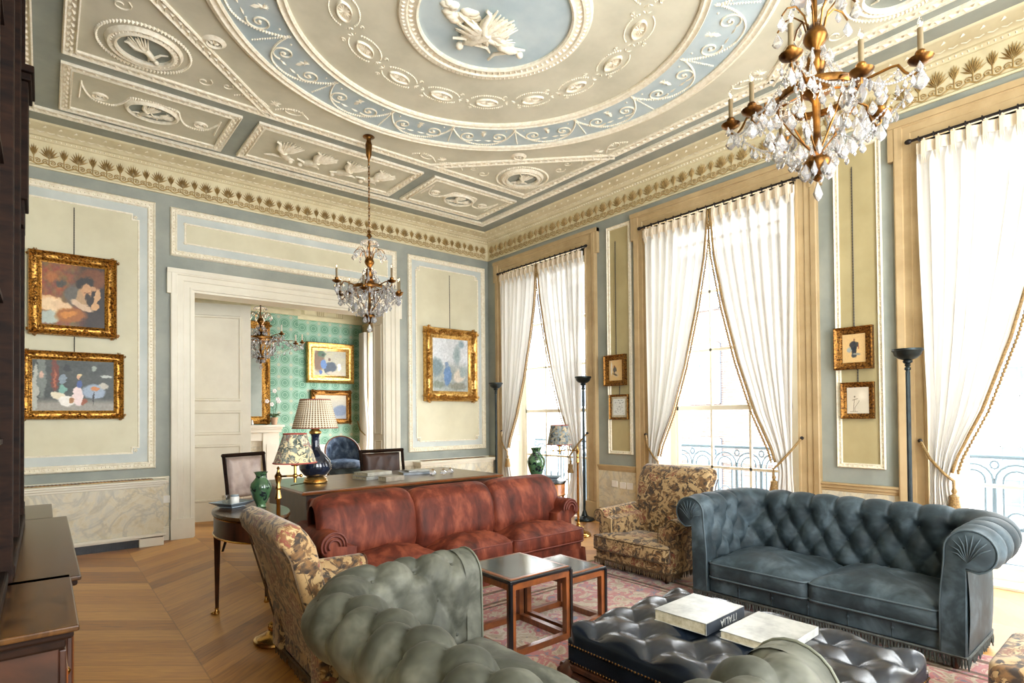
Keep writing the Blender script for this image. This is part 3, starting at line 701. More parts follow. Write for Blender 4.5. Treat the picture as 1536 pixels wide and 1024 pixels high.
# curtain wire poles and drapes
# ---- curtains
XC = X2 - .085
def drape(c, sgn, label, seedv, half=.87, group=None, X=XC, ztop=3.50, zt=.80, rootname='sheer_curtain', lean=1.0, parent_struct=None):
    # sgn=+1: the half towards larger y (left in the view)
    root = thing(rootname, label, 'curtain', (0, 0, 0), group=group)
    yo = c + sgn * half
    edge = [(0, .015), (.18, .07), (.38, .19), (.6, .36), (.8, .56), (.93, .74), (1, .80)]
    def E(v):   # inner edge distance from centre line as a share of the half width, v = 0..1 from the rod to the tie
        return interp(edge, v)
    nf = 8.5
    def S(u, w):
        z = lerp(ztop, .02, w)
        v = (ztop - z) / (ztop - zt)
        if v <= 1:
            inn = c + sgn * half * E(v); out = yo - sgn * half * .06 * smooth(v) ** 1
            amp = lerp(.026, .03, v) * (1 - .25 * v)
        else:
            k = (z - .02) / (zt - .02); inn = c + sgn * half * lerp(.60, .80, smooth(k)); out = yo + sgn * .0 - sgn * half * .06 * smooth(k); amp = .026
        y = lerp(out, inn, u)
        ph = 2 * pi * nf * u + seedv
        x = X - .012 + amp * sin(ph) + .012 * sin(ph * .37 + 2 * w * 3)
        if w < .03: x = X + .014 * sin(ph * 2)
        return (x, y + .012 * sin(ph + 1.2) * min(1, w * 6), z)
    mm = MB(); mm.grid(S, 150, 46); mm.build('drape', M['sheer'], root, 180)
    # pinch pleat heading
    mm = MB(); mm.grid(lambda u, w: (X - .022 + .012 * sin(u * 2 * pi * 9), lerp(yo, c + sgn * half * .02, u), lerp(ztop + .005, ztop - .085, w)), 90, 2); mm.build('heading_band', M['heading'], root, 180)
    for i in range(9):
        mm = MB(); y = lerp(yo, c, (i + .5) / 9)
        for k in (-1, 0, 1): mm.tube([(X - .026, y + k * .010, ztop + .01), (X - .042, y + k * .005, ztop - .05), (X - .02, y + k * .014, ztop - .17)], [.009, .010, .002], 5)
        mm.tube([(X - .012, y, ztop + .035), (X - .012, y, ztop)], .005, 5)
        mm.build('pleat', M['heading'], root, 60)
    # braid and bobble fringe down the leading edge
    pts = [S(1, (ztop - z) / (ztop - .02)) for z in [lerp(ztop, zt + .06, i / 60) for i in range(61)]]
    pts = [(X - .03, p[1], p[2]) for p in pts]
    mm = MB(); mm.tube(pts, .013, 6); mm.build('gold_braid', M['goldbraid'], root, 180)
    mm = MB(); acc = 0
    for i in range(len(pts) - 1):
        for k in range(3):
            p = Vector(pts[i]).lerp(Vector(pts[i + 1]), k / 3); d = -sgn
            mm.ball(p.x - .004, p.y + d * (.032 + .005 * ((i + k) % 2)), p.z - .012, .008, .011, .013, 5, 3)
    mm.build('bobble_fringe', M['goldbraid'], root, 60)
    # tie back cord with tassel
    hook = (X2 - .06, yo + sgn * .025, 1.10); kn = (X - .06, c + sgn * half * .76, zt + .0)
    mm = MB(); mm.tube([hook, (X - .05, lerp(hook[1], kn[1], .35), lerp(hook[2], kn[2], .45)), (X - .07, lerp(hook[1], kn[1], .75), lerp(hook[2], kn[2], .82)), kn, (X - .055, kn[1], kn[2] - .08)], .011, 6); mm.build('tieback_cord', M['goldbraid'], root, 60)
    mm = MB(); mm.lathe([(.012, 0), (.02, -.02), (.012, -.04), (.034, -.06), (.03, -.075), (.045, -.16), (.043, -.17), (.001, -.165)], 14, kn[0] + .01, kn[1], kn[2] - .06); mm.build('tassel', M['goldbraid'], root, 50)
    mm = MB(); mm.ball(hook[0], hook[1], hook[2], .018); mm.tube([hook, (X2 + .0, hook[1], hook[2])], .006, 6); mm.build('hook', M['rod'], root, 60)
    return root
def rod(c, label, half=.91, a=None, X=XC, parent=None):
    root = thing('curtain_rod', label, 'curtain rod', (0, 0, 0), group=None)
    y0, y1 = (c - half, c + half) if a is None else a
    mm = MB(); mm.tube([(X, y0, 3.548), (X, y1, 3.548)], .012, 8); mm.build('pole', M['rod'], root, 60)
    for y, s_ in ((y0, -1), (y1, 1)):
        mm = MB(); mm.ball(X, y + s_ * .02, 3.548, .02, .03, .02); mm.build('finial', M['rod'], root, 60)
    n = int((y1 - y0) / .1)
    for i in range(n):
        q = MB(); q.tube([(X + .018 * cos(t), y0 + (i + .5) * (y1 - y0) / n, 3.548 + .018 * sin(t)) for t in [k * pi / 6 for k in range(12)]], .004, 5, closed=True); q.build('curtain_ring', M['rod'], root, 60)
    for y in (y0 + .05, y1 - .05):
        q = MB(); q.tube([(X, y, 3.548), (X2 - .03, y, 3.548), (X2, y, 3.58)], .007, 6); q.build('bracket', M['rod'], root, 60)
    return root
rod(WIN[0], 'black iron curtain rod over the tall window nearest the room corner')
rod(WIN[1], 'black iron curtain rod over the middle window behind the floral armchair')
rod(WIN[2], 'black iron curtain rod over the right-hand window cut by the photo edge')
drape(WIN[0], 1, 'left sheer white curtain of the corner window, beside the wall corner', .3)
drape(WIN[0], -1, 'right sheer white curtain of the corner window, behind the slim dark floor lamp', 1.3)
drape(WIN[1], 1, 'left sheer white curtain of the middle window, its tie hidden by the floral armchair', 2.1)
drape(WIN[1], -1, 'right sheer white curtain of the middle window with pale tassel above the blue sofa', 3.7)
drape(WIN[2], 1, 'sheer white curtain at the right photo edge with gold tassel above the blue sofa', 5.2)
# ---- doorway, its casing and the folded door leaf
root = struct(thing('door_1', None, None)); root['kind'] = 'structure'
casing(FW1, root, 1.30, 3.70, 2.80, .215, M['ivory'], .035, .28)
m = MB()
for x0, x1, sg in ((1.30, 1.325, 1), (3.675, 3.70, -1)):
    m.box(x0, x1, Y1 - .01, Y1 + .32, 0, 2.8)
    for z0, z1 in ((.2, 1.0), (1.1, 2.65)):
        xx = x1 if sg > 0 else x0
        for a, b in (((Y1 + .05, z0), (Y1 + .05, z1)), ((Y1 + .26, z0), (Y1 + .26, z1)), ((Y1 + .05, z0), (Y1 + .26, z0)), ((Y1 + .05, z1), (Y1 + .26, z1))): m.tube([(xx, a[0], a[1]), (xx, b[0], b[1])], .01, 4)
m.box(1.30, 3.70, Y1, Y1 + .3, 2.775, 2.80)
m.build('jamb_lining', M['ivory'], root, 20)
def door_leaf(w, parent, p, rz):
    m = MB(); m.at(p[0], p[1], 0, rz); m.box(0, w, -.022, .022, .015, 2.83)
    for z0, z1 in ((.28, .98), (1.14, 1.42), (1.58, 2.66)):
        for s2 in (-1, 1):
            for a, b in (((.12, z0), (w - .12, z0)), ((w - .12, z0), (w - .12, z1)), ((w - .12, z1), (.12, z1)), ((.12, z1), (.12, z0))):
                m.tube([(a[0], s2 * .024, a[1]), (b[0], s2 * .024, b[1])], .02, 6)
            m.box(.17, w - .17, s2 * .022 - .006, s2 * .022 + .006, z0 + .05, z1 - .05)
    m.build('door_leaf', M['ivory'], parent, 35)
door_leaf(.62, root, (1.335, 7.60), pi / 2)
door_leaf(.82, root, (1.335, 8.235), -.30)
# ---- back room
m = MB(); m.box(X0 - .3, X2 + .35, YB, YB + .2, 0, ZC); BW = struct(m.build('wall_back', M['ivory'], smooth=0))
m = MB(); m.box(X0, X2, YB - .012, YB, .76, 3.41); m.build('wallpaper', M['wallpaper'], BW, 0)
m = MB(); m.box(1.2, 3.97, 11.62, YB - .011, 0, ZC); CB = struct(m.build('wall_chimney', M['ivory'], smooth=0))
m = MB(); m.box(1.19, 3.98, 11.608, YB - .012, .76, 3.41); m.build('wallpaper', M['wallpaper'], CB, 0)
def back_cornice(mb, x0, x1, y):
    mb.box(x0, x1, y - .05, y, 3.41, 3.50); mb.box(x0, x1, y - .02, y, 3.50, 3.86); mb.box(x0, x1, y - .07, y, 3.86, 3.93); mb.box(x0, x1, y - .2, y, 3.93, ZC)
    n = int((x1 - x0) / .42)
    for i in range(n + 1):
        xx = x0 + .08 + i * .42
        for k in range(4): mb.box(xx + k * .045, xx + k * .045 + .025, y - .035, y, 3.52, 3.84)
        if xx + .35 < x1: mb.ball(xx + .31, y - .02, 3.68, .06, .02, .06, 12, 6)
m = MB(); back_cornice(m, X0, 1.15, YB - .012); back_cornice(m, 4.02, X2, YB - .012); back_cornice(m, 1.15, 4.02, 11.608)
CN = struct(m.build('trim_2', M['frieze'], smooth=20))
m = MB(); m.box(X0, X2, YB - .05, YB - .01, .70, .76); m.box(X0, X2, YB - .03, YB - .01, 0, .15); m.box(3.98, 4.0, 11.6, 11.99, .7, .76); tr3 = struct(m.build('trim_3', M['ivory'], smooth=0))
m = MB(); wall_w2(Y1 + .3, YB, [(8.0, 11.6, 3.2)], m); W4 = struct(m.build('wall_right', M['slate'], smooth=0))
m = MB(); m.box(X0 - .3, X0, Y1 + .3, YB, 0, ZC); W5 = struct(m.build('wall_left', M['slate'], smooth=0))
rt = struct(thing('window_4', None, None)); rt['kind'] = 'structure'
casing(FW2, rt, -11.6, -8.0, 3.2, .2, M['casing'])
m = MB(); 
for y in (8.0, 8.6, 9.2, 9.8, 10.4, 11.0, 11.57): m.box(X2 + .2, X2 + .25, y, y + .03, 0, 3.2)
for z in (.02, .8, 1.6, 2.4, 3.16): m.box(X2 + .2, X2 + .25, 8.0, 11.6, z, z + .03)
m.build('glazing_bars', M['ivory'], rt, 0)
# back room curtain
def bc(u, w): z = lerp(3.2, .02, w); return (X2 - .12 + .03 * sin(u * 40) , lerp(11.85, 11.42 + .12 * smooth(abs(z - 1.0)), u), z)
r_ = thing('sheer_curtain', 'white curtain beside the green wallpapered wall, seen through the doorway', 'curtain')
m = MB(); m.grid(bc, 60, 20); m.build('drape', M['sheer'], r_, 180)
m = MB(); m.tube([(X2 - .16, 11.88, 1.25), (X2 - .18, 11.7, 1.05), (X2 - .16, 11.5, .95)], .014, 6); m.build('tieback_cord', M['goldbraid'], r_, 60)
# fireplace
fp = thing('fireplace', 'white marble chimneypiece with dark hearth opening, seen through the doorway', 'fireplace', (2.53, 11.60, 0))
m = MB()
m.box(-1.02, -.72, -.16, 0, 0, 1.06); m.box(.72, 1.02, -.16, 0, 0, 1.06); m.box(-1.02, 1.02, -.14, 0, .9, 1.08); m.box(-1.06, 1.06, -.2, 0, 1.06, 1.12)
m.box(-1.1, 1.1, -.26, 0, 1.16, 1.205); m.box(-1.07, 1.07, -.23, 0, 1.12, 1.16)
m.box(-.98, -.78, -.17, -.16, .12, .84); m.box(.78, .98, -.17, -.16, .12, .84)
m.build('surround', M['ivory'], fp, 0, bevel=.008)
m = MB(); m.box(-.72, -.52, -.06, 0, 0, .9); m.box(.52, .72, -.06, 0, 0, .9); m.box(-.52, .52, -.06, 0, .74, .9); m.build('slip', M['marble'], fp, 0)
m = MB(); m.box(-.52, .52, -.03, .0, 0, .74); m.build('hearth_opening', M['black'], fp, 0)
# mirror over the mantel
mr = thing('overmantel_mirror', 'tall gilt framed mirror standing on the white chimneypiece', 'mirror', (2.53, 11.585, 1.222))
def gframe(parent, w, h, fw, prof, mat, carve=None, cm_=None, y=0, seed=1):
    m = MB(); m.M = frame((1, 0, 0), (0, 0, 1), (0, -1, 0), (0, y, 0)); m.mould(rect(-w / 2, w / 2, 0, h), prof)
    if carve: carve(m, w, h, fw, seed)
    o = m.build('frame', mat, parent, 50); return o
def carved(m, w, h, fw, seed):
    R = random.Random(seed); P = rect(-w / 2, w / 2, 0, h)
    for i in range(4):
        p = Vector(P[i]); q = Vector(P[(i + 1) % 4]); d = q - p; L = d.length; d.normalize(); nn = Vector((-d.y, d.x)); k = int(L / (fw * .28))
        for j in range(k + 1):
            t = j / k * L; c = p + d * t + nn * fw * R.uniform(.3, .55)
            near = min(t, L - t, abs(t - L / 2)) / (fw * 1.4)
            s_ = 1.25 if near < 1 else .8
            leafb(m, c.x, c.y, fw * .25 * (1.0 if near < 1 else .7), R.uniform(0, pi), fw * .2 * s_, fw * .1 * s_, fw * .26 * s_)
            if near < 1:
                sp = [(c.x + fw * (.06 + .018 * a) * cos(a * .9), c.y + fw * (.06 + .018 * a) * sin(a * .9), fw * .42) for a in range(9)]; m.tube(sp, fw * .035, 4)
def fprof(fw, d): return [(0, 0), (0, d * .7), (fw * .08, d), (fw * .2, d * .8), (fw * .35, d * .55), (fw * .6, d * .5), (fw * .72, d * .62), (fw * .82, d * .5), (fw * .9, d * .32), (fw, d * .25), (fw, 0)]
gframe(mr, 1.78, 2.0, .15, fprof(.15, .06), M['gilt'], carved, seed=3)
m = MB(); m.box(-.75, .75, -.012, -.004, .14, 1.86); m.build('mirror_glass', M['mirror'], mr, 0)
# orchid in a terracotta pot
op = thing('potted_orchid', 'white orchid in a small terracotta pot on the mantel end', 'plant', (3.47, 11.47, 1.205))
m = MB(); m.lathe([(.05, 0), (.065, .12), (.072, .12), (.072, .145), (.06, .14), (.001, .13)], 16); m.build('pot', M['terracotta'], op)
m = MB()
for i in range(9):
    a = i * .75; m.tube([(0, 0, .13), (.05 * cos(a), .04 * sin(a), .2), (.12 * cos(a), .09 * sin(a), .17 + .03 * (i % 3))], [.012, .02, .004], 5)
m.tube([(0, 0, .13), (-.02, 0, .3), (-.05, 0, .42), (-.13, 0, .48)], .005, 5); m.tube([(0, 0, .13), (.04, 0, .35), (.06, 0, .55), (.02, 0, .66)], .005, 5)
m.build('stem', M['foliage'], op)
m = MB()
for x, z in ((-.14, .46), (.0, .66), (.06, .5), (-.05, .40), (.08, .46)):
    for k in range(5): a = k * 2 * pi / 5; m.ball(x + .025 * cos(a), -.02, z + .025 * sin(a), .02, .008, .02, 6, 4)
m.build('blossom', M['petal'], op)
m = MB(); m.lathe([(.02, 0), (.03, .02), (.022, .06), (.012, .1), (.001, .1)], 12); jar = m.build('white_jar', M['white'], None, loc=(3.05, 11.42, 1.206)); tag(jar, 'tiny white jar at the left of the mantel shelf', 'jar')
# radiator covers
def radcover(x0, x1, y0, z, label):
    r = thing('radiator_cover', label, 'radiator cover', (x0, y0, 0)); w = x1 - x0; dp = Y1 - .02 - y0
    m = MB(); m.box(0, w, .02, dp, .10, z - .07); m.build('marbled_panel', M['marble'], r, 0)
    m = MB(); m.box(-.0, w + .0, .01, dp, z - .07, z - .045); m.box(-.02, w + .02, -.01, dp, z - .045, z - .02); m.box(-.035, w + .035, -.03, dp, z - .02, z); m.build('cornice_top', M['ivory'], r, 0, bevel=.006)
    m = MB(); m.box(0, .12, 0, dp, 0, .11); m.box(w - .22, w, 0, dp, 0, .11); m.box(0, w, .0, .03, .085, .12); m.box(-.02, w + .02, -.012, .02, .10, .13); m.build('plinth', M['ivory'], r, 0, bevel=.005)
    m = MB(); m.box(.12, w - .22, .04, .05, .0, .09)
    for i in range(int((w - .34) / .02)): m.box(.13 + i * .02, .135 + i * .02, .034, .04, 0, .09)
    m.build('grille', M['black'], r, 0)
    m = MB(); m.box(.08, w - .08, .1, dp - .02, z, z + .004)
    for i in range(int((w - .16) / .03)): m.box(.09 + i * .03, .1 + i * .03, .1, dp - .02, z + .004, z + .008)
    m.build('vent_strip', M['bronze'], r, 0)
radcover(X0 + .04, .985, 7.0, .69, 'marbled radiator cover below the two gilt framed pictures')
radcover(4.15, X2 - .08, 7.04, .69, 'cream radiator cover below the tall gilt framed picture near the corner')
# sockets
def socket(Fr, x, z, label, par=None):
    m = MB(); m.M = Fr; m.box(x - .045, x + .045, z - .04, z + .04, .012, .022); o = m.build('wall_socket', M['white'], None, 0, bevel=.003); tag(o, label, 'socket'); return o
socket(FW2, -4.66, .47, 'white wall plate left of two others on the marbled dado')
socket(FW2, -4.53, .46, 'middle one of three small wall plates on the marbled dado')
socket(FW2, -4.42, .46, 'rightmost of three small wall plates on the dado, behind the floral armchair')
socket(FW1, 1.035, .45, 'brass-edged light switch between the radiator cover and the white door casing')
# ---- outside: balconies and the houses across the street
def balcony(c, i):
    r = thing('balcony', ('pale stone balcony with iron railing outside the corner window', 'pale stone balcony with arched iron railing outside the middle window', 'pale stone balcony with iron railing outside the right-hand window')[i], 'balcony', (6.2, c, 0))
    m = MB(); m.box(-.26, .35, -1.25, 1.25, -.25, -.05); m.build('slab', M['stucco'], r, 0)
    m = MB(); x = .28
    m.tube([(x, -1.22, .93), (x, 1.22, .93)], .018, 6); m.tube([(x, -1.22, .0), (x, 1.22, .0)], .014, 6); m.tube([(x, -1.22, .3), (x, 1.22, .3)], .01, 6)
    for k in range(8):
        y = -1.22 + (k + .5) * .305
        for r0 in (.145, .09):
            m.tube([(x, y - r0, .02), (x, y - r0, .72)] + [(x, y - r0 * cos(t), .72 + r0 * sin(t)) for t in [pi * j / 8 for j in range(9)]] + [(x, y + r0, .72), (x, y + r0, .02)], .011, 5)
        m.tube([(x, y + .07 * cos(t), .38 + .07 * sin(t)) for t in [2 * pi * j / 12 for j in range(12)]], .009, 5, closed=True)
        m.tube([(x, y + .15 + .03 * cos(t), .86 + .035 * sin(t)) for t in [2 * pi * j / 8 for j in range(8)]], .009, 4, closed=True)
    m.build('railing', M['balciron'], r, 60)
for i, c in enumerate(WIN): balcony(c, i)
def house(x, y0, y1, h, mat, label, nwin, sill=True):
    r = thing('terraced_house', label, 'house', (x, (y0 + y1) / 2, -5)); w = y1 - y0
    m = MB(); m.box(0, 6, -w / 2, w / 2, 0, h); m.build('facade', mat, r, 0)
    for fl in range(4):
        for k in range(nwin):
            y = -w / 2 + (k + .5) * w / nwin; z = 5.0 + fl * 3.3 - 1.6
            if z + 2 > h: continue
            m = MB(); m.box(-.06, .0, y - .6, y + .6, z, z + 2.1); f = m.build('house_window', M['darkpane'], r, 0)
            m = MB()
            for q in (-.6, -.2, .2, .57): m.box(-.1, -.05, y + q, y + q + .03, z, z + 2.1)
            for q in (0, .7, 1.4, 2.07): m.box(-.1, -.05, y - .6, y + .6, z + q, z + q + .03)
            m.build('sash', M['stucco'], f, 0)
    m = MB(); m.box(-.3, 0, -w / 2, w / 2, h - .5, h - .2); m.box(-.15, 0, -w / 2, w / 2, 4.7, 4.9); m.build('string_course', M['stucco'], r, 0)
house(18, 6.5, 15.5, 12.5, M['brick'], 'pale brick house across the street, seen through the middle window', 3)
house(18, -4.0, 6.3, 14, M['stucco'], 'white stucco house across the street, seen through the right-hand window', 4)
house(18, 15.7, 27, 13, M['stucco'], 'white stucco house across the street, seen through the corner window', 4)
m = MB(); m.box(5.9, 30, -12, 40, -5.1, -5); struct(m.build('ground', M['stucco'], smooth=0))
# ------------------------------------------------------------------ upholstery helpers
def roundrect(w, d, r, n=8):
    P = []
    for cx, cy, a0 in ((w / 2 - r, d / 2 - r, 0), (-w / 2 + r, d / 2 - r, pi / 2), (-w / 2 + r, -d / 2 + r, pi), (w / 2 - r, -d / 2 + r, 1.5 * pi)):
        for i in range(n + 1): a = a0 + pi / 2 * i / n; P.append((cx + r * cos(a), cy + r * sin(a)))
        # subdivide the straight run to the next corner
    out = []
    for i, p in enumerate(P):
        q = P[(i + 1) % len(P)]; out.append(p); L = hypot(q[0] - p[0], q[1] - p[1])
        if L > .05:
            k = int(L / .035)
            for j in range(1, k): out.append((lerp(p[0], q[0], j / k), lerp(p[1], q[1], j / k)))
    return out
def cushion(mb, w, d, h, crown=.03, r=.04, wr=.006, sag=0, seed=0, poly=None):
    P = poly or roundrect(w, d, r); n = len(P); V = []; F = []
    ks = [0, .2, .38, .55, .7, .82, .9, .96, 1.0, 1.012, 1.012, 1.0, .95, .7, .3, 0]
    for j, k in enumerate(ks):
        top = j <= 8
        for i, (x, y) in enumerate(P):
            kk = max(k, 1e-3); X = x * kk; Y = y * kk
            if top: z = h + crown * (1 - kk ** 2.6) - .0 + (wr * (fbm(X * 9 + seed, Y * 9, seed) - .5) * 2.4 if k < .95 else 0) - (.006 if k > .97 else 0)
            elif j == 9: z = h * .62
            elif j == 10: z = h * .3
            else: z = .0
            if top and sag: z -= sag * exp(-((X) ** 2 + (Y) ** 2) / .03)
            V.append((X, Y, z))
    for j in range(len(ks) - 1):
        for i in range(n): a = j * n + i; b = j * n + (i + 1) % n; F.append((a, a + n, b + n, b))
    mb.add(V, F); return P
def piping(parent, P, z, mat, r=.006):
    m = MB(); m.tube([(x * 1.006, y * 1.006, z) for x, y in P], r, 5, closed=True); return m.build('piping', mat, parent, 180)
def tuft(su, vv, nl=None):
    # pillow height on a diamond lattice, buttons where p and q are whole numbers
    p = su + vv / 2; q = su - vv / 2
    sp = abs(sin(pi * p)); sq = abs(sin(pi * q))
    rp = round(p); rq = round(q); bu = (rp + rq) / 2; bv = rp - rq
    d = hypot(su - bu, (vv - bv) * .6); th = atan2((vv - bv) * .6, su - bu)
    return .5 * (sp * sq) ** .5 + .5 * (1 - exp(-(d / .22) ** 1.2)) + .085 * sin(11 * th + bu * 3) * exp(-d * 4.5) * min(1, d * 7)
def fringe(parent, pts, z0, L, mat, closed=True, step=.016, name='bullion_fringe'):
    m = MB(); n = len(pts); R = random.Random(3)
    m.tube([(x, y, z0) for x, y in pts], .008, 5, closed=closed)
    for i in range(n if closed else n - 1):
        p = Vector(pts[i]); q = Vector(pts[(i + 1) % n]); d = q - p; k = max(1, int(d.length / step)); nn = Vector((d.y, -d.x)).normalized()
        for j in range(k):
            c = p.lerp(q, (j + .5) / k); o = R.uniform(-.006, .014); e = R.uniform(-.008, .008)
            m.tube([(c.x, c.y, z0), (c.x + nn.x * o * .6 + e * .5, c.y + nn.y * o * .6, z0 - L * .5), (c.x + nn.x * o + e, c.y + nn.y * o, z0 - L * R.uniform(.85, 1.05))], [.005, .0065, .003], 4)
    m.build(name, mat, parent, 60)
def rest(parent, locs, h, mat, r=.022, name='leg'):
    for x, y in locs:
        m = MB(); m.lathe([(r * .6, 0), (r * .8, h * .2), (r, h * .75), (r * 1.15, h)], 12); m.build(name, mat, parent, 40, loc=(x, y, 0))
def ctr(P): return P
# ------------------------------------------------------------------ button-backed sofa
def chesterfield(label, W, D, h, R, velv, pipe, fr, loc, rz, cell=.165, rows=3, amp=.036, seat=.27, ph=0, roll_buttons=False, nt=92, ow=.11):
    root = thing('chesterfield_sofa', label, 'sofa', loc, rz)
    rc = .10; straight = D - rc; cl = pi / 2 * rc; L = 2 * straight + 2 * cl + (W - 2 * rc)
    def U(s):
        if s < straight: return (-W / 2, s, -1, 0)
        s -= straight
        if s < cl: a = s / rc; return (-W / 2 + rc - rc * cos(a), straight + rc * sin(a), -cos(a), sin(a))
        s -= cl
        if s < W - 2 * rc: return (-W / 2 + rc + s, D, 0, 1)
        s -= W - 2 * rc
        if s < cl: a = s / rc; return (W / 2 - rc + rc * sin(a), straight + rc * cos(a), sin(a), cos(a))
        s -= cl
        return (W / 2, straight - s, 1, 0)
    oc = ow + .02 + .0; zc = h - R
    prof = [(0, seat - .12), (0, seat - .02)]
    for i in range(1, 9): f = i / 8; prof.append((lerp(0, oc - R, smooth(f) ** 1.3), lerp(seat - .02, zc, f)))
    a_end = -1.25
    for i in range(1, 17): a = pi + (a_end - pi) * i / 16; prof.append((oc + R * cos(a), zc + R * sin(a)))
    cum = [0]
    for i in range(1, len(prof)): cum.append(cum[-1] + hypot(prof[i][0] - prof[i - 1][0], prof[i][1] - prof[i - 1][1]))
    T = cum[-1]; ztab = [(cum[i], prof[i][1]) for i in range(len(prof))]; otab = [(cum[i], prof[i][0]) for i in range(len(prof))]
    def PR(t): return interp(otab, t), interp(ztab, t)
    n = round(L / cell); ds = L / n
    t_roll = cum[10]
    t0 = cum[1] + .05; dt = (t_roll + .02 - t0) / (rows - .5) if not roll_buttons else (t_roll + R * 2.9 - t0) / (rows - .5)
    def H(s, t):
        su = s / ds + ph; vv = (t - t0) / dt; top = rows - 1
        e = min(1, (t - cum[1] + .02) / .05) * min(1, (T - t) / .05); e = max(0, e)
        if vv <= top: 
            hh = tuft(su, vv) if vv > -1 else tuft(su, -1)
        else:
            off = 0 if top % 2 == 0 else .5
            w_ = min(1, (vv - top)); ch = abs(sin(pi * (su + off))) ** .5
            a_ = tuft(su, top + min(vv - top, .5)); hh = lerp(a_, .66 + .34 * ch, smooth(w_ * 1.6))
        return hh * e
    ns = n * 17
    def S(u, v):
        s = u * L; t = v * T; x, y, nx, ny = U(min(s, L - 1e-6)); o, z = PR(t); o1, z1 = PR(min(T, t + .004)); o0, z0 = PR(max(0, t - .004))
        to, tz = o1 - o0, z1 - z0; l = hypot(to, tz) or 1; no, nz = -tz / l, to / l
        hh = amp * (H(s, t) - .72)
        edge = smooth(min(1, min(s, L - s) / .12))
        hh *= edge; o += no * hh; z += nz * hh
        x2 = x + nx * o; y2 = y + ny * o
        return (x2, y2, z)
    m = MB(); m.grid(S, ns, nt); m.build('tufted_back', velv, root, 180)
    # buttons
    bm = MB(); bm.ball(0, 0, 0, .011, n=8, m=5); bme = None
    for k in range(rows):
        t = t0 + k * dt
        for i in range(-2, n + 3):
            s = (i - (k % 2) * .5 - ph) * ds
            if s < .06 or s > L - .06: continue
            p = S(s / L, t / T)
            if bme is None: b = bm.build('button', velv, root, 180); bme = b
            else: b = bme.copy(); COL.objects.link(b)
            b.location = p
    # outside panels
    zb = .075
    m = MB()
    def OUT(u, v):
        x, y, nx, ny = U(min(u * L, L - 1e-6)); z = lerp(zc - R * .55, zb, v); o = ow + .0 + .012 * sin(pi * v); return (x + nx * o, y + ny * o, z)
    m.grid(OUT, 90, 8, flip=True); m.build('outer_panel', velv, root, 180)
    # arm fronts with a pleated scroll
    for sx in (-1, 1):
        poly = [(0, zb)] + [p for p in prof if p[1] > zb + .03][1:] 
        e = prof[-1]; poly = poly + [(ow, zc - R * .85), (ow, zb)]
        m = MB(); V = []; k = len(poly); cx_ = sum(p[0] for p in poly) / k; cz_ = zc
        for j, (sc, yy) in enumerate(((1.0, .07), (1.0, -.006), (.97, -.018), (.9, -.026))):
            for o, z in poly:
                if z > zc - R: px, pz = oc + (o - oc) * sc, zc + (z - zc) * sc
                else: px, pz = ow / 2 + (o - ow / 2) * sc, z
                V.append((sx * (W / 2 + px), yy, pz))
        F = [(j * k + i, j * k + (i + 1) % k, (j + 1) * k + (i + 1) % k, (j + 1) * k + i) for j in range(3) for i in range(k)]
        F.append(tuple(3 * k + i for i in range(k)))
        if sx > 0: F = [f[::-1] for f in F]
        m.add(V, F); fp_ = m.build('arm_front', velv, root, 50)
        m = MB(); m.tube([(sx * (W / 2 + o), -.02, z) for o, z in poly[:-1]], .0055, 5); m.build('piping', pipe, fp_, 180)
        m = MB()
        for i in range(9):
            a = pi * 1.02 - i * .36; m.tube([(sx * (W / 2 + oc - .01), -.031, zc - R * .5), (sx * (W / 2 + oc + R * .45 * cos(a)), -.0325, zc - R * .1 + R * .5 * sin(a)), (sx * (W / 2 + oc + R * .93 * cos(a)), -.022, zc + R * .93 * sin(a))], [.0022, .0035, .002], 4)
        m.build('scroll_pleat', pipe, fp_, 180)
    # base and deck
    m = MB(); m.box(-W / 2 + .0, W / 2, .012, D + ow - .01, zb, seat - .115); m.build('seat_base', velv, root, 30, bevel=.01)
    nb = 6
    for i in range(1, nb):
        m = MB(); x = -W / 2 + W * i / nb; m.tube([(x, .008, zb + .01), (x, .006, seat - .12)], .003, 4); m.ball(x, .006, zb + .06, .01, .006, .01, 8, 4)
        m.build('base_seam', velv, root, 60)
    cw = W / 2 - .004; cd = D + .0
    for sx in (-1, 1):
        c = thing('seat_cushion', None, None); COL.objects.unlink(c); bpy.data.objects.remove(c)
        m = MB(); P = cushion(m, cw, cd, .112, .085, .05, .016, seed=sx * 3 + 5); o = m.build('seat_cushion', velv, root, 180, loc=(sx * (cw / 2 + .002), cd / 2 - .015, seat - .115))
        piping(o, P, .108, pipe); piping(o, P, .012, pipe)
    OU = [(U(L * i / 60 if i < 60 else L - 1e-6)) for i in range(61)]; pts = [(x + nx * (ow + .004), y + ny * (ow + .004)) for x, y, nx, ny in OU]
    pts = pts + [(W / 2 + ow, -.022), (-W / 2 - ow, -.022)]
    fringe(root, pts, zb + .004, .062, fr)
    rest(root, [(sx * (W / 2 + .05), y) for sx in (-1, 1) for y in (.03, D + .04)], .08, M['mahog'], .026)
    return root
chesterfield('blue grey velvet button-backed sofa with two seat cushions below the windows', 1.34, .60, .725, .108, M['bluev'], M['pipeb'], M['fringeb'], (3.6, 1.53, .01), -pi / 2, cell=.165, rows=3, amp=.06, seat=.29)
chesterfield('sage grey velvet button-tufted sofa in the foreground, seen over its rolled back', 1.33, .61, .665, .125, M['greenv'], M['pipeg'], M['fringe'], (1.63, 1.545, .01), pi / 2 + .024, cell=.20, rows=4, amp=.062, seat=.26, ph=.5, roll_buttons=True, nt=100)
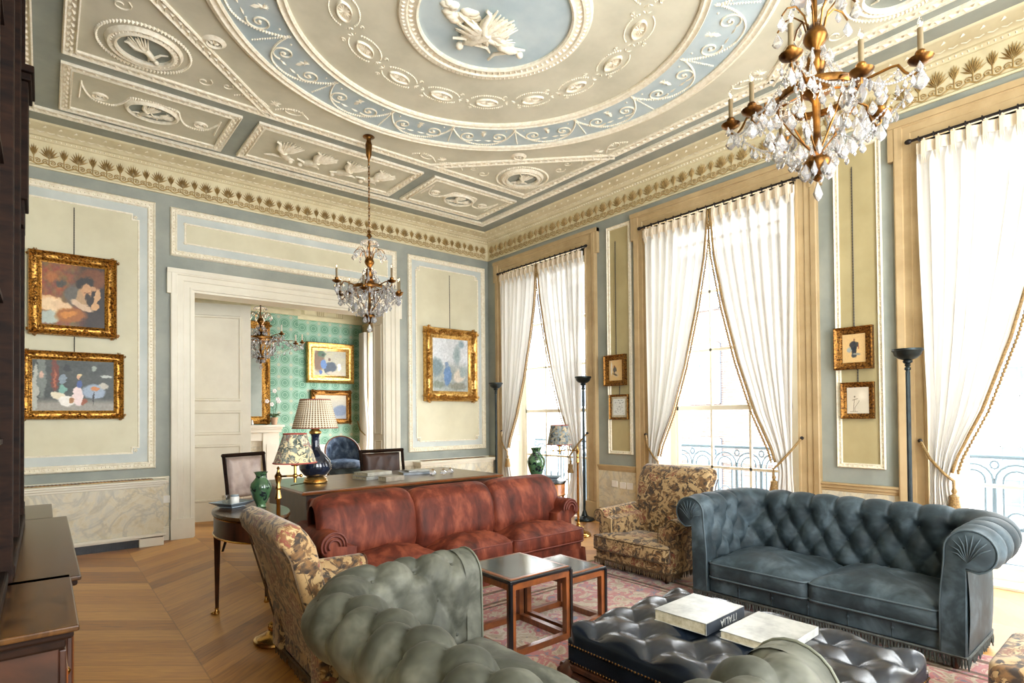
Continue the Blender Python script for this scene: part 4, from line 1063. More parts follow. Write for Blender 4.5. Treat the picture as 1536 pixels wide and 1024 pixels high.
# ------------------------------------------------------------------ scroll sections shared by the armchairs and the red sofa
def extr(mb, sec, ax, t0, t1, rnd=.02, steps=3, fn=None):
    # closed section (a,z) swept along the third axis, with softened ends. ax 'y': a is x; ax 'x': a is y
    k = len(sec); ca = sum(p[0] for p in sec) / k; cz = sum(p[1] for p in sec) / k
    L = []
    for i in range(steps + 1):
        a = pi / 2 * i / steps; L.append((t0 + rnd * (1 - sin(a)), 1 - rnd * 1.2 * (1 - cos(a)) if False else 1, rnd * (1 - sin(a))))
    st = [(t0 + rnd * (1 - cos(pi / 2 * i / steps)), rnd * (1 - sin(pi / 2 * i / steps))) for i in range(steps + 1)]
    mid = [(lerp(t0 + rnd, t1 - rnd, i / 10), 0) for i in range(1, 10)]
    en = [(t1 - rnd * (1 - cos(pi / 2 * i / steps)), rnd * (1 - sin(pi / 2 * i / steps))) for i in range(steps, -1, -1)]
    st = st + mid + en; V = []; F = []
    # inward offset directions
    N = []
    for i in range(k):
        p = Vector(sec[i]); a = Vector(sec[i - 1]); b = Vector(sec[(i + 1) % k]); d = (b - a); d = d.normalized() if d.length > 1e-9 else Vector((1, 0)); N.append(Vector((-d.y, d.x)))
    ar = sum(sec[i][0] * sec[(i + 1) % k][1] - sec[(i + 1) % k][0] * sec[i][1] for i in range(k))
    sg = 1 if ar > 0 else -1
    for t, off in st:
        for i in range(k):
            a = sec[i][0] + N[i].x * off * sg; z = sec[i][1] + N[i].y * off * sg
            if fn: a, z = fn(a, z, (t - t0) / (t1 - t0), i / k)
            V.append((a, t, z) if ax == 'y' else (t, a, z))
    n = len(st)
    for j in range(n - 1):
        for i in range(k): a = j * k + i; b = j * k + (i + 1) % k; F.append((a, b, b + k, a + k))
    F.append(tuple(range(k - 1, -1, -1))); F.append(tuple((n - 1) * k + i for i in range(k)))
    if (sg > 0) == (ax == 'y'): F = [f[::-1] for f in F]
    mb.add(V, F)
def scroll_sec(w, ztop, R, zb, over=.03):
    # arm section: a=0 inside face, a=w outside face, rolled over to the outside
    P = [(0, zb), (0, ztop - R * 1.6)]; oc = w - R * .35
    for i in range(15): a = pi - i * (pi + 1.0) / 14; P.append((oc + R * cos(a), ztop - R + R * sin(a)))
    P += [(w - .012, ztop - R * 1.95), (w - .004, zb)]
    P[1] = (.0, ztop - R * 1.3)
    return P
def armchair(label, loc, rz, full=True):
    root = thing('floral_armchair', label, 'armchair', loc, rz, None)
    f = M['floral']; W = .79; aw = .15; D = .58
    for sx in (-1, 1):
        sec = [(sx * (W / 2 - aw + a), z) for a, z in scroll_sec(aw, .50, .062, .08)]
        m = MB(); extr(m, sec, 'y', .05, D, .02, fn=lambda a, z, t, q: (a, z + (.012 * t if z > .3 else 0))); o = m.build('arm', f, root, 60)
        m = MB(); m.tube([(sx * (W / 2 - aw + a), .046, z) for a, z in scroll_sec(aw, .495, .055, .09)][:-1], .004, 4); m.build('piping', M['fringe'], o, 180)
    bw = W - .10
    sec = [(D - .14, .20), (D - .06, .50), (D + .0, .74), (D + .035, .80), (D + .07, .845), (D + .115, .862), (D + .16, .845), (D + .178, .80), (D + .165, .755), (D + .12, .70), (D + .05, .45), (D - .05, .09), (D - .15, .09)]
    sec = [(lerp(sec[i][0], sec[(i + 1) % len(sec)][0], k / 3), lerp(sec[i][1], sec[(i + 1) % len(sec)][1], k / 3)) for i in range(len(sec)) for k in range(3)]
    def widen(a, z, t, q):
        return (a - .02 * sin(pi * t) * (1 if (a < D + .05 and z > .3) else 0), z)
    m = MB(); extr(m, sec, 'x', -bw / 2, bw / 2, .035, 4, widen)
    m.v = [(x * (1 + .06 * smooth((z - .3) / .5)), y, z) for x, y, z in m.v]; bk = m.build('backrest', f, root, 60)
    for sx in (-1, 1):
        m = MB(); m.tube([(sx * (bw / 2 + .002) * (1 + .06 * smooth((z - .3) / .5)) , y + .004, z) for y, z in ((D - .045, .1), (D + .05, .45), (D + .118, .70), (D + .15, .76))], .005, 4)
        m.build('back_seam', M['fringe'], bk, 180)
    m = MB(); m.box(-W / 2 + .02, W / 2 - .02, .0, D - .03, .075, .165); m.build('seat_base', f, root, 40, bevel=.015)
    m = MB(); iw = W - 2 * aw - .006
    tp = [(-W / 2 + .01, -.04), (W / 2 - .01, -.04), (W / 2 - .01, .04), (iw / 2, .06), (iw / 2, D - .14), (-iw / 2, D - .14), (-iw / 2, .06), (-W / 2 + .01, .04)]
    cyc = sum(p[1] for p in tp) / len(tp); cyc = .22; poly = []
    for i, p in enumerate(tp):
        q = tp[(i + 1) % len(tp)]; kk = max(2, int(hypot(q[0] - p[0], q[1] - p[1]) / .04))
        for j in range(kk): poly.append((lerp(p[0], q[0], j / kk), lerp(p[1], q[1], j / kk) - cyc))
    for _ in range(2): poly = [((poly[i - 1][0] + poly[i][0] * 2 + poly[(i + 1) % len(poly)][0]) / 4, (poly[i - 1][1] + poly[i][1] * 2 + poly[(i + 1) % len(poly)][1]) / 4) for i in range(len(poly))]
    P = cushion(m, 0, 0, .115, .035, 0, .01, seed=4, poly=poly); o = m.build('seat_cushion', f, root, 180, loc=(0, cyc, .165)); piping(o, P, .112, M['fringe'], .004)
    piping(o, P, .008, M['fringe'], .004)
    fringe(root, [(x, y) for x, y in [(-W / 2 + .01, -.005), (-W / 2 + .01, D - .02), (W / 2 - .01, D - .02), (W / 2 - .01, -.005)]], .082, .055, M['fringe'])
    rest(root, [(sx * .33, y) for sx in (-1, 1) for y in (.04, D - .08)], .08, M['mahog2'], .024)
    return root
a1 = armchair('floral linen armchair in front of the middle window, beside the blue sofa', (3.72, 2.985, .01), -pi / 2)
dup(a1, (1.55, 2.895, 0), pi / 2 - .03, 'floral linen armchair seen from behind, between the brass lamp and the sage sofa')
# ------------------------------------------------------------------ red sofa
rs = thing('red_sofa', 'russet red velvet three-seat sofa with scroll arms in front of the desk', 'sofa', (2.63, 3.58, .0))
f = M['redv']; W = 2.36
for sx in (-1, 1):
    sec = [(sx * (W / 2 - .22 + a), z) for a, z in scroll_sec(.20, .565, .095, .07)]
    m = MB(); extr(m, sec, 'y', .12, .72, .02, fn=lambda a, z, t, q: (a + .003 * sin(t * 40), z)); o = m.build('arm', f, rs, 60)
    for rr, yy in ((.088, .116), (.066, .111), (.04, .107)):
        m = MB(); cxx = sx * (W / 2 - .22 + (.20 - .095 * .35)); m.tube([(cxx + sx * rr * cos(a), yy, .565 - .095 + rr * sin(a)) for a in [pi * 1.05 - i * .3 for i in range(14)]], .007, 6); m.build('scroll_ruche', M['pipr'], o, 180)
cw = (W - .46) / 3
for i in range(3):
    x = (i - 1) * .765 - .015
    w_ = .765
    m = MB()
    def BK(u, v, x=x, w_=w_, i=i):
        # closed loop section in v, sweep across in u
        sec = [(.26, .30), (.23, .42), (.26, .60), (.30, .69), (.36, .75), (.43, .772), (.50, .755), (.545, .70), (.55, .60), (.52, .40), (.50, .26), (.36, .26)]
        k = v * len(sec); a = int(k) % len(sec); fr_ = k - int(k); b = (a + 1) % len(sec)
        y = lerp(sec[a][0], sec[b][0], smooth(fr_) * .35 + fr_ * .65); z = lerp(sec[a][1], sec[b][1], smooth(fr_) * .35 + fr_ * .65)
        e = abs(2 * u - 1); sh = (1 - e ** 7) ** .5 if e < 1 else 0
        yc, zc_ = .40, .5
        y = yc + (y - yc) * lerp(.55, 1, sh); z = zc_ + (z - zc_) * lerp(.72, 1, sh)
        wv = 1.0 if z > .32 else .97
        y += .008 * (fbm(u * 6 + i * 3, z * 8) - .5)
        return (x + (u - .5) * w_ * wv * (1 + .03 * sin(pi * (z - .3) / .5)), y, z + (.012, .0, .006)[i] * (z > .5))
    m.grid(BK, 36, 48, cv=True)
    o = m.build('back_cushion', f, rs, 180)
    x = (i - 1) * (cw + .03)
    m = MB(); dd = .50
    if i == 1: P = cushion(m, cw + .03, dd, .12, .09, .06, .02, seed=i * 7 + 2); o = m.build('seat_cushion', f, rs, 180, loc=(x, dd / 2 + .0 - .03, .19))
    else:
        sx = i - 1; e = .19
        tp = [(-cw / 2, -dd / 2), (cw / 2 + e, -dd / 2), (cw / 2 + e, -dd / 2 + .15), (cw / 2, -dd / 2 + .17), (cw / 2, dd / 2), (-cw / 2, dd / 2)]
        poly = []
        for a_, p in enumerate(tp):
            q = tp[(a_ + 1) % len(tp)]; kk = max(2, int(hypot(q[0] - p[0], q[1] - p[1]) / .04))
            for j in range(kk): poly.append((lerp(p[0], q[0], j / kk), lerp(p[1], q[1], j / kk)))
        for _ in range(2): poly = [((poly[k - 1][0] + poly[k][0] * 2 + poly[(k + 1) % len(poly)][0]) / 4, (poly[k - 1][1] + poly[k][1] * 2 + poly[(k + 1) % len(poly)][1]) / 4) for k in range(len(poly))]
        if sx < 0: poly = [(-a_, b_) for a_, b_ in poly][::-1]
        P = cushion(m, 0, 0, .12, .09, 0, .02, seed=i * 7 + 2, poly=poly); o = m.build('seat_cushion', f, rs, 180, loc=(x, dd / 2 - .03, .19))
    piping(o, P, .117, M['pipr'], .005); piping(o, P, .01, M['pipr'], .0055)
m = MB(); m.box(-W / 2 + .03, W / 2 - .03, .0, .62, .05, .195); m.build('seat_base', f, rs, 40, bevel=.02)
m = MB(); sec = [(.50, .07), (.52, .4), (.55, .62), (.57, .70), (.60, .735), (.635, .72), (.65, .66), (.65, .4), (.64, .07)]
extr(m, sec, 'x', -W / 2 + .05, W / 2 - .05, .03, 4); m.build('backrest', f, rs, 60)
m = MB()   # gathered skirt
def SK(u, v): x = lerp(-W / 2 - .0, W / 2, u); return (x, -.012 - .010 * sin(u * 160) * v - .012 * v, lerp(.13, .004, v))
m.grid(SK, 260, 5)
def SK2(u, v): y = lerp(-.01, .66, u); return (W / 2 + .002 + .008 * sin(u * 60) * v + .008 * v, y, lerp(.13, .004, v))
m.grid(SK2, 90, 5); m.grid(lambda u, v: (-SK2(u, v)[0], SK2(u, v)[1], SK2(u, v)[2]), 90, 5); m.build('skirt', f, rs, 180)
rest(rs, [(sx * 1.1, y) for sx in (-1, 1) for y in (.06, .58)], .06, M['mahog2'], .024)
# ------------------------------------------------------------------ leather ottoman
ot = thing('leather_ottoman', 'navy leather buttoned ottoman with nailheads on carved wooden legs', 'ottoman', (2.285, 1.275, .01))
OW, OD = .86, 1.18
m = MB()
def OT(u, v):
    # top plus rolled edge, stretched over a rounded box
    a = (u - .5) * 2; b = (v - .5) * 2
    ex = OW / 2 + .11; ey = OD / 2 + .11; X = a * ex; Y = b * ey
    def wrap(q, half):
        s = abs(q); r = .06; fl = half - r
        if s <= fl: return q, 0
        t = (s - fl) / r
        if t < pi / 2: return math.copysign(fl + r * sin(t), q), r * (1 - cos(t))
        return math.copysign(half, q), r + (s - fl - r * pi / 2)
    x, dx = wrap(X, OW / 2); y, dy = wrap(Y, OD / 2); drop = dx + dy if dx * dy == 0 else hypot(dx, dy) if max(dx, dy) < .06 else max(dx, dy)
    drop = max(dx, dy) if dx > .06 or dy > .06 else hypot(dx, dy)
    drop = min(drop, .105)
    fade = smooth(1 - drop / .06)
    su_ = X / .27; vv_ = Y / .14; p_ = su_ + vv_ / 2; q_ = su_ - vv_ / 2; bu_ = (round(p_) + round(q_)) / 2; bv_ = round(p_) - round(q_); dd_ = hypot(su_ - bu_, (vv_ - bv_) * .52); h = .28 * (abs(sin(pi * p_)) * abs(sin(pi * q_))) ** .4 + .72 * (1 - exp(-(dd_ / .2) ** 1.3)) + .05 * sin(9 * atan2(vv_ - bv_, su_ - bu_)) * exp(-dd_ * 5)
    # shrink corner so that the box is rounded in plan
    if dx > 0 and dy > 0:
        l = hypot(max(0, abs(x) - OW / 2 + .06), max(0, abs(y) - OD / 2 + .06))
        if l > .06: k = .06 / l; x = math.copysign(OW / 2 - .06 + (abs(x) - OW / 2 + .06) * k, x); y = math.copysign(OD / 2 - .06 + (abs(y) - OD / 2 + .06) * k, y)
    z = .378 - drop + .058 * (h - .9) * fade * .8
    return (x, y, z)
m.grid(OT, 110, 150); m.build('tufted_top', M['leather'], ot, 180)
bm = None
for j in range(-6, 7):
    for i in range(-3, 4):
        X = (i + (.5 if j % 2 else 0)) * .27; Y = j * .14
        if abs(X) > OW / 2 - .05 or abs(Y) > OD / 2 - .05: continue
        if bm is None: q = MB(); q.ball(0, 0, 0, .012, .012, .007, 8, 5); bm = q.build('button', M['leather'], ot, 180); o = bm
        else: o = bm.copy(); COL.objects.link(o)
        o.location = (X, Y, .331)
m = MB(); m.box(-OW / 2 + .004, OW / 2 - .004, -OD / 2 + .004, OD / 2 - .004, .185, .30); o = m.build('leather_band', M['leather'], ot, 40, bevel=.01)
m = MB()
for z in (.274, .198):
    for i in range(int(OD / .017)):
        y = -OD / 2 + .02 + i * .017
        if y < OD / 2 - .01:
            for sx in (-1, 1): m.ball(sx * (OW / 2 + .001), y, z, .004, .0055, .0055, 5, 3)
    for i in range(int(OW / .017)):
        x = -OW / 2 + .02 + i * .017
        if x < OW / 2 - .01:
            for sy in (-1, 1): m.ball(x, sy * (OD / 2 + .001), z, .0055, .004, .0055, 5, 3)
tag(m.build('nailheads', M['bronze'], ot, 60), kind='stuff')
m = MB(); m.mould(rect(-OW / 2, OW / 2, -OD / 2, OD / 2), [(.02, .19), (-.018, .19), (-.022, .175), (-.012, .165), (-.026, .155), (-.02, .13), (.0, .115), (.03, .115)])
for sy in (-1, 1): m.ball(0, sy * (OD / 2 + .01), .12, .09, .02, .035, 10, 6)
for sx in (-1, 1):
    for y in (-.25, .25): m.ball(sx * (OW / 2 + .01), y, .12, .02, .08, .03, 10, 6)
m.build('carved_frame', M['mahog'], ot, 50)
for sx in (-1, 1):
    for sy in (-1, 1):
        m = MB(); x, y = sx * (OW / 2 - .02), sy * (OD / 2 - .03)
        m.tube([(x, y, .17), (x + sx * .03, y + sy * .02, .14), (x + sx * .035, y + sy * .025, .10), (x + sx * .01, y + sy * .01, .05), (x + sx * .012, y + sy * .012, .02), (x + sx * .03, y + sy * .02, .03)], [.045, .05, .038, .022, .02, .028], 10)
        m.ball(x + sx * .03, y + sy * .02, .018, .03, .026, .018, 10, 6)
        for s2 in (-1, 1): m.tube([(x - sx * .02 + (.012 + .003 * i) * cos(i * .8), y + s2 * .045, .12 + (.012 + .003 * i) * sin(i * .8)) for i in range(9)], .008, 5)
        m.build('leg', M['mahog'], ot, 60)
# ------------------------------------------------------------------ nest of tables
def cube_table(label, x0, x1, y0, y1, h):
    r = thing('nesting_table', label, 'side table', ((x0 + x1) / 2, (y0 + y1) / 2, .01), group=None); w = (x1 - x0) / 2; d = (y1 - y0) / 2; b = .036; h -= .01
    m = MB()
    for sx in (-1, 1):
        for sy in (-1, 1): 
            q = MB(); q.box(sx * w - (b if sx > 0 else 0), sx * w + (0 if sx > 0 else b), sy * d - (b if sy > 0 else 0), sy * d + (0 if sy > 0 else b), 0, h - .03); q.build('leg', M['rosew'], r, 0)
            k = .009; q = MB(); q.box(sx * w - k, sx * w + k, sy * d - k, sy * d + k, 0, h - .02); q.build('black_edge', M['black'], r, 0)
    for sy in (-1, 1):
        for z in (0, h - .06): q = MB(); q.box(-w + b, w - b, sy * d - (b if sy > 0 else 0), sy * d + (0 if sy > 0 else b), z, z + .036); q.build('rail', M['rosew'], r, 0)
    for sx in (-1, 1):
        for z in (0, h - .06): q = MB(); q.box(sx * w - (b if sx > 0 else 0), sx * w + (0 if sx > 0 else b), -d + b, d - b, z, z + .036); q.build('rail', M['rosew'], r, 0)
    q = MB(); q.box(-w + b, w - b, -d + .030, -d + .034, .036, .04) ; 
    q = MB(); q.box(-w - .006, w + .006, -d - .006, d + .006, h - .028, h - .002); q.box(-w - .005, w + .005, -d - .005, d + .005, -.0, .009)
    q2 = MB(); q2.box(-w - .006, w + .006, -d - .006, d + .006, h - .026, h - .004); q2.build('black_moulding', M['black'], r, 0, bevel=.006)
    q2 = MB(); q2.box(-w + .03, w - .03, -d + .03, d - .03, h - .006, h + .001); q2.build('inset_top', M['glasstop'], r, 0)
    q2 = MB(); q2.mould(rect(-w + .004, w - .004, -d + .004, d - .004), [(0, h - .004), (.004, h), (.026, h), (.026, h - .004)]); q2.build('top_border', M['rosew'], r, 0)
    return r
cube_table('taller cube-framed wooden table with dark top beside the sage sofa', 1.955, 2.417, 2.385, 2.85, .438)
cube_table('lower cube-framed wooden table tucked to the right of the taller one', 2.455, 2.80, 2.45, 2.86, .36)
# ------------------------------------------------------------------ rug
rg = thing('persian_rug', 'faded pink and blue patterned rug under the sofas', 'rug', (0, 0, 0))
m = MB(); m.box(1.25, 3.95, -.3, 3.5, .001, .009); m.build('rug_field', M['rug'], rg, 0)
m = MB()
for d_, w_ in ((.10, .04), (.3, .03), (.36, .02)):
    for a, b, c, d in ((1.25 + d_, 3.95 - d_, 3.5 - d_ - w_, 3.5 - d_), (1.25 + d_, 3.95 - d_, -.3 + d_, -.3 + d_ + w_), (1.25 + d_, 1.25 + d_ + w_, -.3 + d_, 3.5 - d_), (3.95 - d_ - w_, 3.95 - d_, -.3 + d_, 3.5 - d_)): m.box(a, b, c, d, .008, .0096)
m.build('border_stripe', M['rugedge'], rg, 0)
m = MB()
for i in range(300):
    x = 1.26 + i * .009; m.tube([(x, 3.5, .006), (x + .004, 3.55, .003)], .003, 3)
tag(m.build('tassel_fringe', M['paper'], rg, 0), kind='stuff')
# floral footstools at the right edge
def stool(label, x0, x1, y0, y1, h, mat):
    r = thing('footstool', label, 'footstool', ((x0 + x1) / 2, (y0 + y1) / 2, .01)); w = x1 - x0; d = y1 - y0
    m = MB(); P = cushion(m, w, d, .13, .03, .05, .008, seed=8); o = m.build('cushion', mat, r, 180, loc=(0, 0, h - .15)); piping(o, P, .01, M['fringe'], .005)
    m = MB(); m.box(-w / 2 + .02, w / 2 - .02, -d / 2 + .02, d / 2 - .02, .09, h - .14); m.build('base', mat, r, 30, bevel=.01)
    rest(r, [(sx * (w / 2 - .05), sy * (d / 2 - .05)) for sx in (-1, 1) for sy in (-1, 1)], .1, M['mahog2'], .022)
stool('floral upholstered footstool at the right photo edge beside the blue sofa', 2.97, 3.52, .02, .56, .31, M['floral'])
# ------------------------------------------------------------------ chandeliers
def drop_mesh(L, W):
    m = MB(); V = [(0, 0, 0)]; n = 6
    for z, r in ((-.25, .45), (-.62, 1.0), (-.85, .6)):
        for i in range(n): a = 2 * pi * i / n; V.append((W * r * cos(a), W * .55 * r * sin(a), z * L))
    V.append((0, 0, -L)); F = []
    for i in range(n): F.append((0, 1 + i, 1 + (i + 1) % n)); F.append((19, 13 + (i + 1) % n, 13 + i))
    for j in range(2):
        for i in range(n): F.append((1 + j * n + i, 7 + j * n + i, 7 + j * n + (i + 1) % n, 1 + j * n + (i + 1) % n))
    me = bpy.data.meshes.new('crystal_drop'); me.from_pydata(V, [], F); me.materials.append(M['crystal']); return me
DR = [drop_mesh(.072, .025), drop_mesh(.05, .015), drop_mesh(.034, .010)]
def cr(parent, k, p, name='crystal_drop', rz=0, sc=1):
    o = bpy.data.objects.new(name, DR[k]); COL.objects.link(o); o.parent = parent; o.location = p; o.rotation_euler = (0, 0, rz); o.scale = (sc, sc, sc); return o
def chandelier(label, loc, ztop, R=.385, narm=8, candle=M['candle'], lit=True):
    # loc z is the height of the main ring; the chain runs up to ztop
    r = thing('crystal_chandelier', label, 'chandelier', loc)
    g = M['bronze']; H = ztop - loc[2]
    m = MB(); m.lathe([(.05, 0), (.06, -.012), (.03, -.02), (.022, -.05), (.034, -.09), (.028, -.2), (.012, -.24), (.008, -.27)], 16, 0, 0, H); m.build('ceiling_rose', M['bronze'], r, 50)
    z0, z1 = .60, H - .26; n = int((z1 - z0) / .034); m = MB()
    for i in range(n):
        z = z0 + (i + .5) * (z1 - z0) / n; hh = (z1 - z0) / n * .72
        ax = i % 2
        m.tube([((.009 * cos(t)) * (1 - ax), (.009 * cos(t)) * ax, z + hh * sin(t)) for t in [k * pi / 5 for k in range(10)]], .0032, 5, closed=True)
    m.build('chain', g, r, 60)
    m = MB(); m.lathe([(.001, .60), (.014, .59), (.02, .575), (.01, .56), (.022, .545), (.03, .53), (.012, .515), (.010, .43), (.009, .33), (.02, .325), (.03, .31), (.044, .285), (.05, .262), (.04, .24), (.022, .22), (.016, .205), (.03, .195), (.04, .175), (.044, .15), (.036, .125), (.03, .10), (.045, .08), (.055, .05), (.06, .02), (.03, .0), (.018, -.02), (.014, -.12), (.016, -.2), (.02, -.24), (.04, -.26), (.055, -.285), (.05, -.305), (.028, -.33), (.012, -.345), (.018, -.36), (.004, -.372)], 20); m.build('stem', g, r, 50)
    m = MB(); m.lathe([(.012, .49), (.06, .485), (.085, .475), (.09, .465), (.06, .475), (.012, .48)], 24)
    m.build('glass_dish', M['crystal'], r, 40)
    for i in range(16): a = 2 * pi * i / 16; cr(r, 2, (.088 * cos(a), .088 * sin(a), .47), rz=a)
    Rr = R * .42
    m = MB(); m.tube([(Rr * cos(t), Rr * sin(t), 0) for t in [k * 2 * pi / 32 for k in range(32)]], .008, 6, closed=True); m.lathe([(Rr + .008, -.016), (Rr + .012, 0), (Rr + .008, .016), (Rr - .004, .016), (Rr - .004, -.016), (Rr + .008, -.016)], 32)
    for k in range(4):
        a = k * pi / 2 + .3; m.tube([(Rr * cos(a), Rr * sin(a), 0), (Rr * .5 * cos(a), Rr * .5 * sin(a), .02), (.02 * cos(a), .02 * sin(a), .03)], .006, 5)
    m.build('ring', g, r, 50)
    # upper spray of curved wires with drops
    for k in range(8):
        a = 2 * pi * k / 8 + .2; c, s_ = cos(a), sin(a); sp = [(rr * c, rr * s_, zz) for rr, zz in ((.03, .28), (.05, .36), (.09, .40), (.13, .39), (.155, .355))]
        m = MB(); m.tube(sp, .004, 5); o = m.build('spray_wire', g, r, 60); m.v = []
        cr(o, 0, (.155 * c, .155 * s_, .352), rz=a); cr(o, 1, (.11 * c, .11 * s_, .39), rz=a)
    arm = []
    for k in range(narm):
        a = 2 * pi * k / narm + .15; c, s_ = cos(a), sin(a); big = k % 2 == 0; RR = R if big else R * .78; dz = 0 if big else -.075
        prof = [(Rr, .0), (Rr + (RR - Rr) * .3, .012 + dz * .4), (Rr + (RR - Rr) * .55, .02 + dz * .7), (RR * .8, .018 + dz), (RR * .86, -.02 + dz), (RR * .93, -.045 + dz), (RR, -.03 + dz), (RR, .0 + dz)]
        m = MB(); m.tube([(p * c, p * s_, z) for p, z in prof], [.007, .0065, .006, .006, .006, .006, .006, .005], 6); A = m.build('arm', g, r, 60)
        m = MB(); m.lathe([(.004, -.012), (.02, -.008), (.04, .004), (.045, .014), (.038, .01), (.014, .012), (.018, .03), (.02, .036), (.016, .044), (.010, .044)], 14, RR * c, RR * s_, dz); m.build('drip_pan', M['bronze'], A, 50)
        m = MB(); m.lathe([(.010, .04), (.0105, .135), (.006, .138)], 10, RR * c, RR * s_, dz); m.build('candle', candle, A, 50)
        if lit:
            m = MB(); m.lathe([(.006, .138), (.011, .150), (.012, .158), (.008, .172), (.001, .185)], 8, RR * c, RR * s_, dz); m.build('bulb', M['bulb'], A, 60)
            m = MB(); m.tube([(RR * c, RR * s_, .142 + dz), (RR * c + .002, RR * s_, .165 + dz)], .0016, 4); m.build('filament', M['filament'], A, 0)
        # drops hanging from each pan
        cr(A, 0, (RR * c, RR * s_, dz - .03), rz=a, sc=1.15); 
        for q in (-.035, .035): cr(A, 1, (RR * c - s_ * q, RR * s_ + c * q, dz - .01), rz=a)
        cr(A, 1, (RR * .8 * c, RR * .8 * s_, dz + .0), rz=a); cr(A, 0, (RR * .62 * c, RR * .62 * s_, dz - .0), rz=a)
        arm.append((a, RR, dz))
    # bead garlands: pan to pan, and pan down to the lower boss
    def garland(p, q, sag, nb, bead=.0055, drops=0):
        m = MB(); pts = []
        for i in range(nb + 1):
            f = i / nb; P_ = Vector(p).lerp(Vector(q), f); P_.z -= sag * 4 * f * (1 - f); pts.append(P_); 
            m.ball(P_.x, P_.y, P_.z, bead, n=6, m=4)
        m.tube(pts, .0014, 3); G = m.build('bead_garland', M['crystal'], r, 0)
        if drops:
            for i in range(1, drops + 1):
                P_ = pts[int(round(i * nb / (drops + 1)))]; cr(G, 2 if i % 2 else 1, (P_.x, P_.y, P_.z - .006), rz=i)
    for k in range(narm):
        a, R1, d1 = arm[k]; b, R2, d2 = arm[(k + 1) % narm]
        garland((R1 * cos(a), R1 * sin(a), d1 - .01), (R2 * cos(b), R2 * sin(b), d2 - .01), .05, 22, drops=6)
        garland((R1 * cos(a), R1 * sin(a), d1 - .02), (.05 * cos(a), .05 * sin(a), -.27), .035, 26, drops=5)
        garland((Rr * cos(a), Rr * sin(a), -.01), (R1 * .8 * cos(a), R1 * .8 * sin(a), d1), .03, 12)
        garland((Rr * cos(a), Rr * sin(a), -.015), (Rr * cos(b), Rr * sin(b), -.015), .035, 12, drops=3)
        garland((.04 * cos(a), .04 * sin(a), .2), (Rr * cos(a), Rr * sin(a), .015), .03, 14)
        cr(r, 0, (.16 * cos(a), .16 * sin(a), -.16), rz=a, sc=1.2); cr(r, 0, (.05 * cos(a), .05 * sin(a), -.29), rz=a); cr(r, 0, (.10 * cos(a + .3), .10 * sin(a + .3), -.22), rz=a)
        cr(r, 0, (.24 * cos(a + .2), .24 * sin(a + .2), -.03), rz=a); cr(r, 0, (.12 * cos(a + .4), .12 * sin(a + .4), -.02), rz=a); cr(r, 0, (.08 * cos(a + .1), .08 * sin(a + .1), .12), rz=a); cr(r, 0, (.19 * cos(a + .5), .19 * sin(a + .5), -.12), rz=a)
        cr(r, 1, (.055 * cos(a), .055 * sin(a), .2), rz=a, sc=1.4); cr(r, 1, (.21 * cos(a), .21 * sin(a), -.09), rz=a, sc=1.3)
    for i in range(6):     # inner basket wires
        a = i * pi / 3; m = MB(); m.tube([(.02 * cos(a), .02 * sin(a), -.24), (.10 * cos(a), .10 * sin(a), -.14), (.15 * cos(a), .15 * sin(a), -.06), (Rr * cos(a), Rr * sin(a), 0)], .004, 5); m.build('basket_wire', g, r, 60)
    cr(r, 0, (0, 0, -.37), sc=1.25)
    return r
chandelier('large crystal chandelier with tan candles hanging at the top right, cut by the photo top', (2.62, 1.04, 2.72), ZC, R=.375)
chandelier('crystal chandelier on a long chain hanging in front of the doorway wall', (2.566, 5.364, 2.655), ZC, R=.375)
chandelier('dark dense chandelier with white candles in the green room beyond the doorway', (2.50, 8.9, 2.52), ZC, R=.66, candle=M['candlew'], lit=False)
# ------------------------------------------------------------------ pictures
def canvas(parent, w, h, fn, zoff=.012, nx=90, ny=None, fr_=None):
    ny = ny or int(nx * h / w); m = MB(); m.M = fr_; m.col = []
    V = []; F = []
    for j in range(ny + 1):
        for i in range(nx + 1):
            u, v = i / nx, j / ny; V.append(((u - .5) * w, v * h, zoff)); c = fn(u, v); m.col.append([s2l(max(0, min(255, q))) for q in c])
    for j in range(ny):
        for i in range(nx): a = j * (nx + 1) + i; F.append((a, a + 1, a + nx + 2, a + nx + 1))
    m.add(V, F); return m.build('canvas', M['canvas'], parent, 0)
def blobs(base, L, grain=26, fs=14):
    # paint layers: (cx, cy, rx, ry, angle, (r,g,b), softness)
    def fn(u, v):
        c = base(u, v) if callable(base) else base
        wx = (fbm(u * 14, v * 14, 1) - .5) * .07; wy = (fbm(u * 14, v * 14, 5) - .5) * .07
        for cx, cy, rx, ry, an, col, sf in L:
            dx, dy = u + wx - cx, v + wy - cy; a = dx * cos(an) + dy * sin(an); b = -dx * sin(an) + dy * cos(an)
            d = (a / rx) ** 2 + (b / ry) ** 2
            k = min(1, max(0, (1 - d) / sf)) if d < 1 else 0
            if k: c = tuple(lerp(c[i], col[i], k) for i in range(3))
        g = (fbm(u * fs * 2, v * fs * 2, 9) - .5) * grain * 2 + (fbm(u * 60, v * 25, 4) - .5) * grain * 1.6
        return tuple(q + g for q in c)
    return fn
